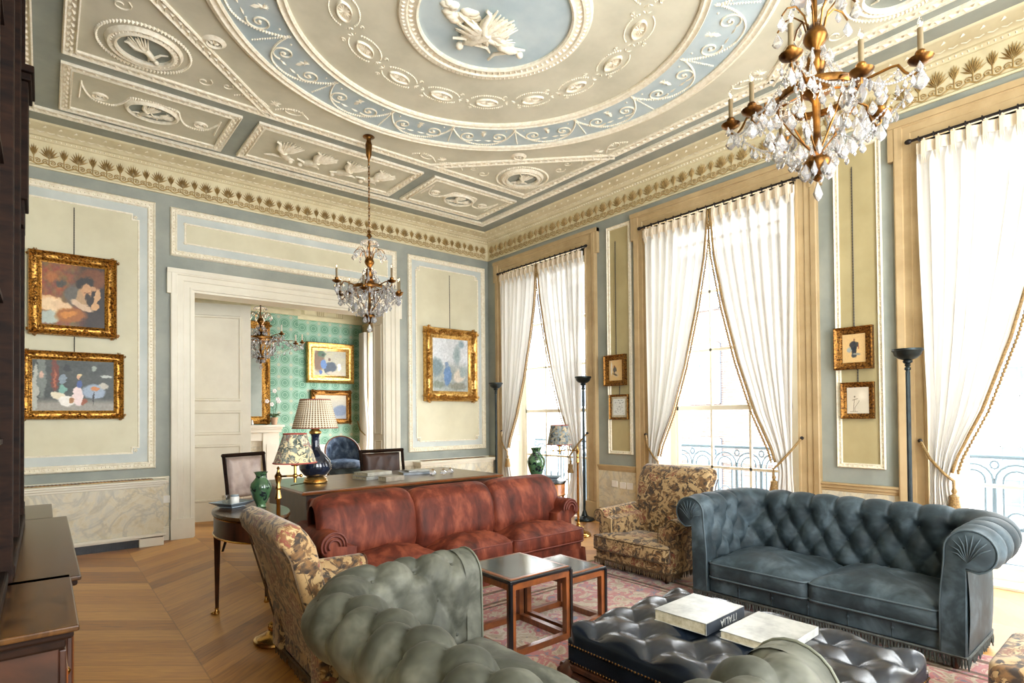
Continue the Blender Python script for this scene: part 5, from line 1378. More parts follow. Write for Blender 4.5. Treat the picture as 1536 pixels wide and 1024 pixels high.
def picture(Fr, x0, x1, z0, z1, fw, mat, depth, carve, paint_fn, label, name='framed_picture', chain=None, mount=None, seed=1, prof=None, nx=90, tilt=0):
    w, h = x1 - x0, z1 - z0; o = Fr @ Vector(((x0 + x1) / 2, z0, .012))
    r = thing(name, label, 'picture'); loc = Fr.copy(); r.matrix_world = Matrix.Translation(o) @ Matrix.LocRotScale(None, Fr.to_quaternion(), None)
    m = MB(); m.mould(rect(-w / 2, w / 2, 0, h), prof or fprof(fw, depth))
    if carve: carved(m, w, h, fw, seed)
    m.build('frame', mat, r, 50)
    iw, ih = w - 2 * fw, h - 2 * fw
    m = MB(); m.box(-w / 2 + .01, w / 2 - .01, .01, h - .01, -.008, .004); m.build('backing', M['mahog2'], r, 0)
    if mount:
        m = MB(); m.box(-iw / 2 - .004, iw / 2 + .004, fw - .004, h - fw + .004, .004, .010); m.build('mount', mount[1], r, 0); k = mount[0]
        canvas(r, iw - 2 * k, ih - 2 * k, paint_fn, .0115, nx, fr_=Matrix.Translation((0, fw + k, 0)))
    else: canvas(r, iw + .01, ih + .01, paint_fn, .0115, nx, fr_=Matrix.Translation((0, fw - .005, 0)))
    if chain:
        m = MB(); m.tube([(0, h - .01, .0), (0, chain - z0, -.006)], .0045, 5)
        k = int((chain - z0 - h) / .025)
        for i in range(k): m.ball(0, h + .01 + i * .025, 0, .007, .009, .005, 5, 3)
        m.build('hanging_chain', M['string'], r, 60)
    return r
def bg1(u, v): n = fbm(u * 7, v * 7, 2); q = fbm(u * 15, v * 15, 8); d = smooth((u - .45) * 3); return (lerp(90 + 90 * n, 34, d), lerp(54 + 50 * q, 22, d), lerp(30 + 30 * (1 - n), 14, d))
woman = [(.80, .8, .28, .2, .3, (112, 62, 24), .5), (.16, .78, .12, .1, 0, (166, 98, 44), .8), (.3, .68, .1, .06, .4, (70, 66, 58), .6), (.05, .35, .3, .14, .1, (222, 176, 126), .4), (.2, .32, .26, .13, -.2, (236, 206, 164), .4), (.12, .12, .2, .12, .2, (176, 186, 176), .5), (.33, .3, .2, .1, -.3, (224, 190, 150), .4),
         (.5, .5, .17, .2, .3, (96, 92, 84), .5), (.62, .46, .10, .18, 0, (176, 142, 104), .4), (.45, .18, .28, .13, .1, (160, 94, 26), .5), (.42, .19, .16, .06, .2, (206, 132, 46), .6), (.62, .35, .22, .06, -.35, (206, 176, 146), .5), (.68, .72, .16, .12, .2, (40, 34, 28), .4), (.7, .6, .10, .13, .15, (196, 148, 104), .35), (.72, .5, .06, .09, 0, (46, 34, 26), .6),
         (.86, .5, .05, .19, -.25, (204, 160, 114), .35), (.84, .36, .09, .06, .3, (206, 160, 112), .4), (.82, .65, .06, .05, 0, (188, 142, 100), .5), (.9, .12, .2, .14, 0, (44, 30, 20), .6), (.66, .58, .03, .012, .2, (120, 70, 50), .6), (.74, .58, .03, .012, .2, (120, 70, 50), .6)]
picture(FW1, -.121, .593, 2.180, 3.008, .105, M['gilt'], .075, True, blobs(bg1, woman, 10), 'upper gilt framed painting on the left wall, a figure resting head on hand', chain=3.50, seed=5, nx=150)
def bg2(u, v): n = fbm(u * 12, v * 10, 3); return (lerp(150, 44 + 30 * n, smooth((v - .12) * 6)), lerp(146, 52 + 26 * n, smooth((v - .12) * 6)), lerp(136, 50 + 22 * n, smooth((v - .12) * 6)))
interior = [(.04, .45, .045, .5, 0, (176, 178, 168), .3), (.12, .7, .06, .5, 0, (116, 124, 118), .4), (.12, .7, .04, .09, 0, (206, 170, 150), .5), (.27, .7, .05, .34, 0, (110, 48, 26), .3), (.27, .62, .018, .22, 0, (176, 96, 58), .6), (.36, .62, .045, .12, 0, (128, 144, 156), .3), (.41, .84, .05, .08, 0, (28, 34, 34), .4), (.36, .42, .05, .1, 0, (118, 168, 156), .4), (.3, .3, .09, .09, -.3, (226, 216, 190), .35), (.42, .2, .12, .11, -.4, (238, 234, 226), .35),
            (.55, .3, .075, .22, 0, (236, 214, 212), .3), (.56, .53, .05, .08, 0, (66, 88, 146), .4), (.56, .66, .022, .04, 0, (214, 170, 138), .4), (.57, .7, .035, .02, .3, (220, 200, 150), .4), (.63, .18, .035, .08, -.3, (146, 74, 36), .4), (.47, .2, .04, .07, 0, (158, 108, 54), .4), (.75, .4, .16, .16, 0, (150, 166, 186), .4), (.75, .45, .06, .05, 0, (196, 120, 60), .5), (.73, .25, .012, .16, 0, (20, 20, 20), .5), (.86, .5, .06, .08, .4, (186, 180, 166), .5), (.9, .7, .08, .03, 0, (180, 186, 180), .6), (.74, .85, .03, .06, 0, (150, 160, 150), .6)]
picture(FW1, -.175, .655, 1.340, 2.022, .088, M['gilt'], .06, True, blobs(bg2, interior, 12, 20), 'lower gilt framed painting on the left wall, dim interior with figures in white', chain=2.19, seed=9, nx=170)
def bg3(u, v): n = fbm(u * 9, v * 9, 4); g = smooth((v - .38) * 4); return (lerp(128 + 60 * n, 196 + 24 * n, g), lerp(140 + 50 * n, 202 + 20 * n, g), lerp(142 + 40 * n, 206 + 20 * n, g))
garden = [(.12, .45, .2, .2, 0, (112, 132, 138), .6), (.68, .7, .12, .22, 0, (150, 168, 172), .7), (.8, .9, .1, .09, 0, (140, 160, 170), .7), (.75, .3, .2, .14, .3, (214, 204, 190), .5), (.85, .38, .12, .12, 0, (150, 164, 164), .6), (.42, .3, .12, .2, 0, (98, 132, 176), .3), (.4, .5, .05, .07, 0, (120, 140, 166), .4), (.15, .12, .2, .08, 0, (120, 130, 116), .6), (.7, .1, .3, .08, 0, (132, 134, 122), .6)]
picture(FW1, 4.316, 5.268, 1.565, 2.673, .155, M['gilt2'], .07, True, blobs(bg3, garden, 22, 22), 'gilt framed blue misty garden painting between the doorway and the room corner', chain=3.50, seed=2)
tanp = lambda u, v: (206 + 12 * fbm(u * 5, v * 5), 172 + 10 * fbm(u * 5, v * 5), 122)
fig = [(.5, .5, .13, .26, 0, (40, 46, 56), .4), (.5, .78, .05, .06, 0, (150, 110, 80), .5), (.42, .62, .12, .12, .4, (58, 58, 62), .5), (.62, .62, .08, .1, 0, (70, 66, 62), .5), (.5, .26, .14, .1, 0, (60, 66, 70), .5), (.6, .3, .18, .05, 0, (140, 140, 130), .7), (.3, .45, .12, .1, 0, (150, 160, 160), .8), (.68, .55, .03, .12, 0, (150, 80, 60), .6)]
pr2 = lambda fw, d: [(0, 0), (0, d), (fw * .12, d * 1.1), (fw * .3, d * .9), (fw * .4, d * .7), (fw * .65, d * .65), (fw * .8, d * .4), (fw, d * .35), (fw, 0)]
picture(FW2, -4.785, -4.445, 1.70, 2.085, .065, M['giltdark'], .05, False, blobs(tanp, [(.45, .5, .14, .2, .3, (84, 84, 84), .4), (.4, .68, .05, .06, 0, (130, 74, 50), .5), (.55, .3, .2, .16, 0, (206, 180, 140), .4), (.45, .3, .22, .05, -.3, (96, 84, 66), .5), (.2, .6, .06, .4, 0, (222, 216, 200), .6)], 8), 'small dark framed figure drawing above a smaller one, on the pier beside the corner window', prof=pr2(.065, .05), chain=3.52)
ink = lambda u, v: ((lambda n: (214 - 120 * n, 216 - 116 * n, 210 - 112 * n))(1 if fbm(u * 16, v * 22, 6) > .66 and .12 < u < .88 and .08 < v < .92 else 0))
picture(FW2, -4.715, -4.42, 1.278, 1.588, .028, M['giltdark'], .03, False, ink, 'small thin framed pale sketch sheet, lower one beside the corner window', prof=pr2(.028, .03), mount=(.025, M['paper']), chain=1.71)
picture(FW2, -2.066, -1.756, 1.716, 2.091, .062, M['giltdark'], .05, False, blobs(tanp, fig, 8), 'small gilt framed drawing of a dark-clad figure, upper one beside the right-hand window', prof=pr2(.062, .05), chain=3.52)
sk = lambda u, v: ((lambda d: (214 - d, 204 - d, 184 - d))((90 if (abs((u - .32 - .12 * (v - .3)) ) < .012 and .1 < v < .55) or (abs(u - .46 + .10 * sin(v * 9)) < .012 and .1 < v < .5) or (abs(v - .52 - .25 * (u - .3)) < .012 and .26 < u < .5) or (hypot(u - .36, v - .64) < .035) or (abs(v - .09) < .012 and .15 < u < .5) else 0) + 14 * fbm(u * 4, v * 4) - (22 * exp(-((u - .68) ** 2 + (v - .68) ** 2) * 30))))
picture(FW2, -2.02, -1.755, 1.281, 1.602, .046, M['giltdark'], .035, False, sk, 'small gilt framed pencil sketch, lower one beside the right-hand window', prof=pr2(.046, .035), chain=1.73)
FBW = frame((1, 0, 0), (0, 0, 1), (0, -1, 0), (0, YB - .012, 0))
picture(FBW, 4.27, 5.32, 2.08, 2.95, .17, M['gilt2'], .08, False, blobs(lambda u, v: (150 + 30 * fbm(u * 6, v * 6), 146 + 26 * fbm(u * 6, v * 6), 136), [(.15, .6, .2, .5, 0, (110, 84, 62), .5), (.25, .85, .14, .14, 0, (60, 90, 66), .5), (.28, .82, .05, .06, 0, (30, 40, 30), .5), (.5, .3, .2, .28, -.3, (34, 48, 66), .3), (.3, .45, .1, .22, 0, (70, 104, 156), .4), (.2, .14, .06, .1, 0, (60, 90, 150), .5), (.78, .35, .06, .18, 0, (226, 214, 206), .4), (.47, .65, .05, .06, 0, (90, 60, 46), .5), (.7, .1, .4, .1, 0, (172, 160, 140), .6)], 10), 'broad gilt framed painting of figures on the green wall, the upper one')
picture(FBW, 4.36, 5.26, 1.20, 1.93, .11, M['giltdark'], .06, True, blobs(lambda u, v: (lerp(120, 176, v), lerp(126, 164, v), lerp(134, 136, v)), [(.8, .35, .3, .25, .6, (84, 98, 122), .5), (.3, .2, .2, .1, 0, (150, 130, 96), .6), (.5, .3, .05, .1, 0, (60, 66, 80), .6)], 10), 'lower framed landscape on the green wall, partly behind the pleated lampshade', seed=12)
# ------------------------------------------------------------------ torchiere lamps
def torchiere(label, loc):
    r = thing('floor_lamp', label, 'floor lamp', loc)
    k = M['darkiron']
    m = MB(); m.lathe([(.125, 0), (.13, .012), (.12, .03), (.07, .045), (.04, .06), (.032, .09), (.024, .11), (.016, .13)], 28); m.build('base', k, r, 40)
    m = MB(); m.lathe([(.016, .12), (.0145, .9), (.014, 1.66), (.022, 1.665), (.022, 1.68), (.014, 1.69), (.022, 1.70), (.014, 1.715)], 14)
    for i in range(8): a = i * pi / 4; m.tube([(.0145 * cos(a), .0145 * sin(a), .13), (.0135 * cos(a), .0135 * sin(a), 1.65)], .003, 4)
    m.build('pole', k, r, 40)
    m = MB(); m.lathe([(.014, 1.71), (.03, 1.72), (.034, 1.735), (.025, 1.74), (.06, 1.752), (.086, 1.775), (.097, 1.805), (.106, 1.812), (.106, 1.826), (.096, 1.828), (.08, 1.79), (.02, 1.77), (.001, 1.768)], 32); m.build('uplighter_bowl', k, r, 40)
    return r
t1 = torchiere('slim dark floor lamp standing in the room corner behind the desk', (5.16, 6.60, 0))
dup(t1, (5.30, 4.97, 0), None, 'slim dark floor lamp standing between the corner window and the marbled pier')
dup(t1, (5.20, 1.424, 0), None, 'slim dark floor lamp behind the blue sofa, left of the right-hand window')
# ------------------------------------------------------------------ small lamps
def shade(parent, r0, r1, z0, z1, mat, name='lamp_shade', pleat=0, cx=0, cy=0, trim=None):
    m = MB(); n = 96 if pleat else 48
    def S(u, v, k=1):
        a = 2 * pi * u; r_ = lerp(r0, r1, v) + (pleat * (1 if int(u * n + .5) % 2 else -1)); return (cx + r_ * cos(a), cy + r_ * sin(a), lerp(z0, z1, v))
    m.grid(lambda u, v: S(u, v), n, 14, cu=True); m.grid(lambda u, v: (cx + (S(u, v)[0] - cx) * .985, cy + (S(u, v)[1] - cy) * .985, S(u, v)[2]), n, 2, cu=True, flip=True)
    o = m.build(name, mat, parent, 180 if not pleat else 60)
    for r_, z in ((r0, z0), (r1, z1)):
        m = MB(); m.tube([(cx + r_ * cos(t) * 1.005, cy + r_ * sin(t) * 1.005, z) for t in [2 * pi * i / 40 for i in range(40)]], .0045, 5, closed=True)
        m.build('edging', trim or M['pinktrim'], o, 60)
    return o
def trellism():
    t = NT('pleated trellis shade'); co = t.coord('Generated'); x, y, z = t.sep(co)
    an = t.math('ARCTAN2', t.math('SUBTRACT', y, .5), t.math('SUBTRACT', x, .5))
    a = t.math('MULTIPLY', an, 22 / 6.2832 * 2); b = t.math('MULTIPLY', z, 15)
    s1 = t.math('SINE', t.math('MULTIPLY', a, 3.1416)); s2 = t.math('SINE', t.math('MULTIPLY', b, 3.1416))
    p = t.math('MULTIPLY', s1, s2)
    t.bsdf(t.ramp(t.math('ABSOLUTE', p), [(.12, rgb(222, 212, 192)), (.45, rgb(196, 178, 148)), (.7, rgb(124, 100, 70))]), .8); return t.mat
M['trellis'] = trellism()
bl = thing('table_lamp', 'blue black ceramic vase lamp with pleated trellis shade on the desk', 'table lamp', (1.88, 5.04, .75))
m = MB(); m.lathe([(.088, 0), (.104, .008), (.104, .018), (.094, .026), (.1, .036), (.085, .05), (.07, .056)], 32); m.build('gilt_base', M['gilt2'], bl, 40)
m = MB(); m.lathe([(.07, .055), (.10, .075), (.134, .12), (.14, .155), (.125, .20), (.085, .25), (.05, .29), (.036, .33), (.034, .42), (.044, .44)], 40); m.build('vase_body', M['cobalt'], bl, 60)
m = MB(); m.lathe([(.046, .438), (.054, .445), (.054, .46), (.04, .468), (.03, .49), (.012, .5), (.01, .60)], 24); m.build('gilt_collar', M['gilt2'], bl, 40)
shade(bl, .195, .128, .49, .745, M['trellis'], 'pleated_shade', .0035)
m = MB(); m.tube([(-.09, -.02, .01), (-.16, -.1, .012), (-.22, -.12, .012), (-.27, -.16, .012)], .004, 5); m.build('cord', M['brass'], bl, 60)
def swing_lamp(label, loc, H, off, r0, r1, z0, z1, mat, rz):
    r = thing('floor_lamp', label, 'floor lamp', loc)
    m = MB(); m.lathe([(.135, 0), (.142, .01), (.138, .022), (.126, .026), (.12, .036), (.08, .05), (.05, .075), (.036, .10), (.02, .12), (.024, .135), (.013, .15)], 32)
    for i in range(14): a = i * 2 * pi / 14; m.ball(.05 * cos(a), .05 * sin(a), .085, .012, .012, .022, 6, 4)
    m.build('base', M['brass'], r, 40)
    m = MB(); m.lathe([(.0125, .14), (.0115, H - .16), (.02, H - .15), (.014, H - .12), (.011, H - .1), (.018, H - .09), (.011, H - .07), (.02, H - .03), (.022, H - .015), (.012, H), (.006, H + .02), (.01, H + .03), (.001, H + .042)], 14); m.build('pole', M['brass'], r, 40)
    c, s_ = cos(rz), sin(rz); q = off
    m = MB(); m.tube([(0, 0, H - .02), (q * c * .5 + s_ * .05, q * s_ * .5 - c * .05, H - .015), (q * c, q * s_, H - .02)], .006, 6); m.ball(0, 0, H - .02, .022); m.ball(q * c * 1.0, q * s_ * 1.0, H - .02, .016); m.ball(q * c * 1.35, q * s_ * 1.35, H - .02, .011); m.tube([(q * c, q * s_, H - .02), (q * c * 1.35, q * s_ * 1.35, H - .02)], .005, 6)
    m.tube([(q * c, q * s_, H - .06), (q * c, q * s_, z0 + .06)], .008, 8); m.lathe([(.02, 0), (.03, .01), (.01, .02)], 12, q * c, q * s_, z0 - .02); m.build('swing_arm', M['brass'], r, 50)
    shade(r, r0, r1, z0, z1, mat, cx=q * c, cy=q * s_)
    return r
swing_lamp('brass swing-arm floor lamp with floral shade left of the desk, beside the oval table', (1.09, 3.53, 0), 1.0, .095, .124, .066, 1.06, 1.235, M['shadefloral'], -.33)
swing_lamp('brass swing-arm floor lamp with blue floral shade in front of the corner window', (4.58, 4.39, 0), .96, .20, .137, .098, 1.01, 1.225, M['shadeblue'], 2.38)
# ------------------------------------------------------------------ oval and round side tables
def drum_table(label, loc, rx, ry, H, drum, mat, legs, foot=True):
    r = thing('side_table', label, 'side table', loc)
    m = MB(); m.lathe([(.98, 0), (1.0, .004), (1.0, .018), (.985, .024), (.001, .0245)], 56, 0, 0, H - .024, rx, ry); m.build('table_top', M['cabtop'] if foot else M['black'], r, 40)
    m = MB(); m.lathe([(.93, 0), (.95, .004), (.95, drum)], 56, 0, 0, H - .024 - drum, rx, ry); m.build('drum_apron', mat, r, 40)
    m = MB()
    for z in (H - .026 - drum, H - .03): m.tube([(rx * .957 * cos(t), ry * .957 * sin(t), z) for t in [2 * pi * i / 48 for i in range(48)]], .006, 5, closed=True)
    m.build('brass_band', M['brass'], r, 60)
    for a in legs:
        x, y = rx * .86 * cos(a), ry * .86 * sin(a); m = MB(); m.tube([(x, y, H - drum - .02), (x, y, H - drum - .12), (x * 1.01, y * 1.01, .05), (x * 1.02, y * 1.02, .0)], [.024, .02, .011, .009], 4, up=(1, 0, 0)); o = m.build('leg', M['mahog'] if foot else M['satin'], r, 20)
        if foot: m = MB(); m.lathe([(.016, 0), (.02, .012), (.012, .03), (.013, .045)], 10, x * 1.02, y * 1.02, 0); m.ball(x * 1.1, y * 1.08, .01, .022, .016, .01, 8, 5); m.build('brass_foot', M['brass'], o, 60)
    return r
drum_table('oval mahogany drum table with brass feet left of the red sofa', (1.085, 4.10, 0), .225, .42, .712, .13, M['mahog'], [radians(152), radians(35), radians(-62)])
rt = drum_table('round inlaid drum table at the right end of the red sofa', (4.21, 4.57, 0), .26, .26, .63, .13, M['satin'], [radians(45), radians(135), radians(225), radians(315)], False)
m = MB(); m.tube([(.2 * cos(t), .2 * sin(t), .16) for t in [2 * pi * i / 32 for i in range(32)]], .008, 5, closed=True); m.build('stretcher', M['satin'], rt, 60)
def vase(label, loc, H, s_=1):
    m = MB(); m.lathe([(.045, 0), (.05, .006), (.042, .02), (.05, .045), (.075, .10), (.094, .17), (.1, .21), (.092, .25), (.064, .285), (.046, .31), (.046, .335), (.06, .36), (.066, .368), (.058, .366), (.042, .335), (.04, .30), (.001, .29)], 36)
    m.v = [(x * s_, y * s_, z * H / .368) for x, y, z in m.v]; o = m.build('vase', M['celadon'], None, 60, loc=loc); return tag(o, label, 'vase')
vase('dark green baluster vase on the round table in front of the corner window', (4.13, 4.58, .631), .355, .98)
vase('green vase painted with dark flowers on the oval table behind the brass lamp', (1.17, 4.17, .713), .245, .72)
def dish(label, loc, rz, w=.13):
    m = MB(); b = w * .55
    P = [(-b, -b, .002), (b, -b, .002), (b, b, .002), (-b, b, .002), (-b, -b, .008), (b, -b, .008), (b, b, .008), (-b, b, .008), (-w, -w, .036), (w, -w, .036), (w, w, .036), (-w, w, .036), (-w, -w, .04), (w, -w, .04), (w, w, .04), (-w, w, .04), (-b * .95, -b * .95, .012), (b * .95, -b * .95, .012), (b * .95, b * .95, .012), (-b * .95, b * .95, .012)]
    F = [(3, 2, 1, 0), (16, 17, 18, 19)]
    for a in (0, 4, 8, 12):
        for i in range(4): F.append((a + i, a + (i + 1) % 4, a + 4 + (i + 1) % 4, a + 4 + i))
    m.add(P, F); o = m.build('square_dish', M['greydish'], None, 0, loc=loc); o.rotation_euler[2] = rz; return tag(o, label, 'dish')
dish('square grey flared dish on the oval table left of the painted vase', (1.02, 4.31, .713), .5, .105)
dish('square blue grey dish on the round table right of the dark green vase', (4.30, 4.50, .631), .7, .085)
tb = thing('lidded_pot', 'small white ceramic pot with lid standing in the grey dish', 'pot', (1.03, 4.29, .726))
m = MB(); m.lathe([(.026, 0), (.03, .004), (.03, .055), (.027, .062), (.001, .064)], 20); m.build('pot_body', M['white'], tb, 50)
m = MB(); m.lathe([(.027, .063), (.027, .074), (.001, .078)], 20); m.build('lid', M['greydish'], tb, 50)
m = MB(); m.lathe([(.024, 0), (.027, .07), (.024, .07), (.021, .004), (.001, .003)], 20); o = m.build('glass_tumbler', M['bulb'], None, 50, loc=(.985, 4.34, .726)); tag(o, 'clear glass tumbler behind the white pot on the oval table', 'glass')
# ------------------------------------------------------------------ desk and what lies on it
dk = thing('writing_desk', 'broad low walnut desk behind the red sofa with a worn top', 'desk', (2.57, 5.04, 0))
m = MB(); m.box(-1.0, 1.0, -.56, .56, .715, .75); m.build('desk_top', M['desktop'], dk, 0, bevel=.008, seg=3)
m = MB(); m.mould(rect(-1.0, 1.0, -.56, .56), [(0, .722), (-.008, .724), (-.010, .736), (-.002, .744), (0, .744)]); m.build('edge_moulding', M['rosew'], dk, 30)
m = MB(); m.box(-.96, .96, -.52, .52, .60, .715); m.build('frieze', M['mahog'], dk, 0)
for sx in (-1, 1):
    m = MB(); m.box(sx * .72 - .22, sx * .72 + .22, -.5, .5, .06, .60); pd = m.build('pedestal', M['mahog'], dk, 0, bevel=.006)
    for i in range(3):
        m = MB(); z = .10 + i * .165; m.box(sx * .72 - .19, sx * .72 + .19, .5, .512, z, z + .145); m.box(sx * .72 - .19, sx * .72 + .19, -.512, -.5, z, z + .145); m.build('drawer', M['rosew'], pd, 0)
    m = MB(); m.box(sx * .72 - .23, sx * .72 + .23, -.51, .51, 0, .06); m.build('plinth', M['mahog'], dk, 0)
def book(label, loc, w, d, t_, rz, cover, spine=None, name='book', group=None):
    # spine along the -y edge
    r = thing(name, label, 'book', loc, rz, group)
    m = MB(); m.box(-w / 2, w / 2, -d / 2, d / 2, 0, .003); m.box(-w / 2, w / 2, -d / 2, d / 2, t_ - .003, t_); m.box(-w / 2, w / 2, -d / 2 - .001, -d / 2 + .003, 0, t_); m.build('cover', cover, r, 0, bevel=.001)
    m = MB(); m.box(-w / 2 + .004, w / 2 - .004, -d / 2 + .004, d / 2 - .004, .003, t_ - .003); m.build('page_block', M['paper'], r, 0)
    if spine: m = MB(); m.box(-w / 2 + .001, w / 2 - .001, -d / 2 - .0025, -d / 2 - .0008, .001, t_ - .001); m.build('spine_strip', spine, r, 0)
    return r
cv = {k: paint(k, rgb(*c), rgb(*[int(q * .78) for q in c]), 14, .3) for k, c in {'grey book cloth': (168, 164, 150), 'white jacket': (166, 166, 160), 'dusty blue jacket': (120, 128, 134), 'taupe cloth': (150, 140, 124), 'dark spine cloth': (46, 50, 56)}.items()}
book('pale hardback lying at the bottom of the desk stack nearest the lamp', (2.42, 5.02, .751), .30, .23, .030, .18, cv['white jacket'])
book('grey and blue covered book on top of the desk stack nearest the lamp', (2.43, 5.03, .783), .29, .21, .032, .22, cv['grey book cloth'])
book('small taupe book lying alone near the front edge of the desk', (2.46, 4.72, .751), .20, .13, .042, .12, cv['taupe cloth'])
book('dark edged book under a white one, right part of the desk', (2.93, 5.10, .751), .30, .22, .024, -.25, cv['dusty blue jacket'])
book('white book on top of the dark edged one, right part of the desk', (2.96, 5.12, .776), .22, .16, .014, -.2, cv['white jacket'])
for i, (x, y) in enumerate(((2.98, 4.84), (3.08, 4.80), (3.20, 4.86))):
    r = thing('glass_paperweight', ('cut glass paperweight left of two others, beside the white topped books', 'middle one of three cut glass paperweights on the desk', 'rightmost of three cut glass paperweights on the desk')[i], 'paperweight', (x, y, .7515))
    m = MB(); m.lathe([(.012, 0), (.034, .012), (.034, .03), (.012, .046), (.012, .05)], 8); m.build('body', M['crystal'], r, 0); m = MB(); m.lathe([(.012, .05), (.016, .056), (.001, .062)], 8); m.build('brass_cap', M['brass'], r, 30)
# desk chairs
def desk_chair(label, loc, rz, w, H, leath, seat=.45, tall=True):
    r = thing('desk_chair', label, 'chair', loc, rz)
    m = MB(); m.box(-w / 2, w / 2, -.25, .25, seat - .06, seat); m.build('seat_frame', M['mahog2'], r, 0, bevel=.008)
    m = MB(); P = cushion(m, w - .04, .46, .06, .03, .04, .004); m.build('seat', leath, r, 180, loc=(0, 0, seat))
    m = MB()
    for sx in (-1, 1): m.tube([(sx * w / 2, .22, seat - .05), (sx * w / 2, .25, seat + .2), (sx * (w / 2 + .005), .30, H)], [.022, .02, .02], 4, up=(1, 0, 0))
    m.tube([(-w / 2 - .02, .30, H - .01), (w / 2 + .02, .30, H - .01)], .02, 4, up=(0, 0, 1)); m.build('back_frame', M['mahog2'], r, 20)
    m = MB(); h0, h1 = seat + .08, H - .035
    def B(u, v): x = lerp(-w / 2 + .03, w / 2 - .03, u); z = lerp(h0, h1, v); e = min(1, min(u, 1 - u, v, 1 - v) * 12) ** .5; return (x, .275 + .03 * (v) - .05 * e * (.55 + .45 * tuft(u * 3, v * 2.2 + .5)), z)
    m.grid(B, 40, 34); m.grid(lambda u, v: (B(u, v)[0], .30 + .03 * v, B(u, v)[2]), 4, 4, flip=True); m.build('back_pad', leath, r, 180)
    for sx in (-1, 1):
        for y, dy in ((-.22, -.06), (.22, .12)):
            q = MB(); q.tube([(sx * (w / 2 - .02), y, seat - .05), (sx * (w / 2 - .02), y + dy * .2, seat * .5), (sx * (w / 2 - .01), y + dy, 0)], [.024, .02, .014], 4, up=(1, 0, 0)); q.build('leg', M['mahog2'], r, 20)
    return r
desk_chair('dark brown leather chair pushed to the far side of the desk', (3.09, 5.86, 0), .0, .53, .945, M['brownleather'])
desk_chair('pale rose tufted chair with dark frame at the far left of the desk', (1.70, 6.0, 0), .35, .44, .97, M['plum'])
# blue bergere chair in the back room
bc_ = thing('tub_chair', 'blue tufted chair with gilt wood frame seen through the doorway', 'chair', (3.89, 9.15, 0), -.25)
m = MB()
def TB(u, v): a = lerp(-.25, pi + .25, u); R_ = .27; hh = lerp(.50, .70 + .30 * max(0, sin(a)) ** .8, v); d_ = R_ - .03 * (tuft(u * 6, v * 3) * smooth(min(v, 1 - v) * 8)); return (d_ * cos(a), .06 + d_ * sin(a) * 1.0, hh)
m.grid(TB, 70, 30, flip=True); m.grid(lambda u, v: (TB(u, v)[0] * 1.1, TB(u, v)[1] * 1.1, TB(u, v)[2]), 40, 6); m.build('tufted_back', M['bluev2'], bc_, 180)
m = MB(); m.tube([(.285 * cos(a), .06 + .29 * sin(a), .705 + .30 * max(0, sin(a)) ** .8) for a in [lerp(-.25, pi + .25, i / 40) for i in range(41)]], .016, 8)
for sx in (-1, 1): m.tube([(sx * .285, -.02, .70), (sx * .29, -.06, .64), (sx * .27, -.1, .50)], .016, 8)
m.build('gilt_frame', M['rosew'], bc_, 60)
m = MB(); cushion(m, .52, .48, .1, .04, .16, .006); m.build('seat', M['bluev2'], bc_, 180, loc=(0, -.01, .50))
m = MB(); m.box(-.26, .26, -.25, .22, .40, .50); m.build('seat_rail', M['bluev'], bc_, 0, bevel=.02)
rest(bc_, [(sx * .22, y) for sx in (-1, 1) for y in (-.2, .2)], .4, M['rosew'], .024)
# books on the ottoman
b1 = book('large book with a dark spine reading ITALIA on the leather ottoman', (2.335, 1.475, .388), .335, .26, .052, .03, cv['white jacket'], cv['dark spine cloth'])
fc = bpy.data.curves.new('title', 'FONT'); fc.body = 'ITALIA'; fc.size = .044; fc.extrude = .0006; fc.align_x = 'CENTER'; fc.align_y = 'CENTER'; fc.space_character = 1.15; fc.materials.append(cv['white jacket'])
ft = bpy.data.objects.new('spine_text', fc); COL.objects.link(ft); me_ = bpy.data.meshes.new_from_object(ft); bpy.data.objects.remove(ft); me_.materials.clear(); me_.materials.append(cv['white jacket'])
fo = bpy.data.objects.new('spine_title', me_); COL.objects.link(fo); fo.parent = b1; fo.matrix_local = Matrix.Translation((.02, -.1335, .026)) @ Matrix.Rotation(pi / 2, 4, 'X') @ Matrix.Rotation(pi, 4, 'Z')
b2 = book('large pale art book lying nearest the sage sofa on the ottoman', (2.37, 1.165, .388), .345, .26, .034, .02, cv['white jacket'])
# ------------------------------------------------------------------ bureau bookcase at the left edge
bc = thing('bookcase', 'tall dark breakfront bookcase with glazed doors at the left photo edge', 'bookcase', (X0 + .01, 3.5, 0))
k = M['mahog2']
def bx(name, mat, *a, par=bc, bev=.004):
    m = MB()
    for q in a: m.box(*q)
    return m.build(name, mat, par, 0, bevel=bev)
dx = -X0 - .01
TZ = .75
bx('lower_cabinet', M['mahog'], (0, dx + .035, -1.42, -.78, .09, TZ - .07), (0, dx + .07, -.78, .83, .09, TZ - .07), (0, dx + .0, .83, 1.55, .09, TZ - .07))
bx('plinth', k, (0, dx + .055, -1.44, -.79, 0, .10), (0, dx + .09, -.79, .85, 0, .10), (0, dx + .02, .85, 1.57, 0, .10))
bx('cabinet_cornice', k, (0, dx + .05, -1.44, -.78, TZ - .07, TZ - .04), (0, dx + .085, -.80, .85, TZ - .07, TZ - .04), (0, dx + .02, .83, 1.57, TZ - .07, TZ - .04), (0, dx + .068, -1.455, -.78, TZ - .04, TZ - .018), (0, dx + .10, -.815, .865, TZ - .04, TZ - .018), (0, dx + .035, .85, 1.585, TZ - .04, TZ - .018), bev=.008)
bx('cabinet_top', M['cabtop'], (0, dx + .08, -1.47, -.78, TZ - .018, TZ), (0, dx + .11, -.83, .88, TZ - .018, TZ), (0, dx + .045, .86, 1.6, TZ - .018, TZ), bev=.005)
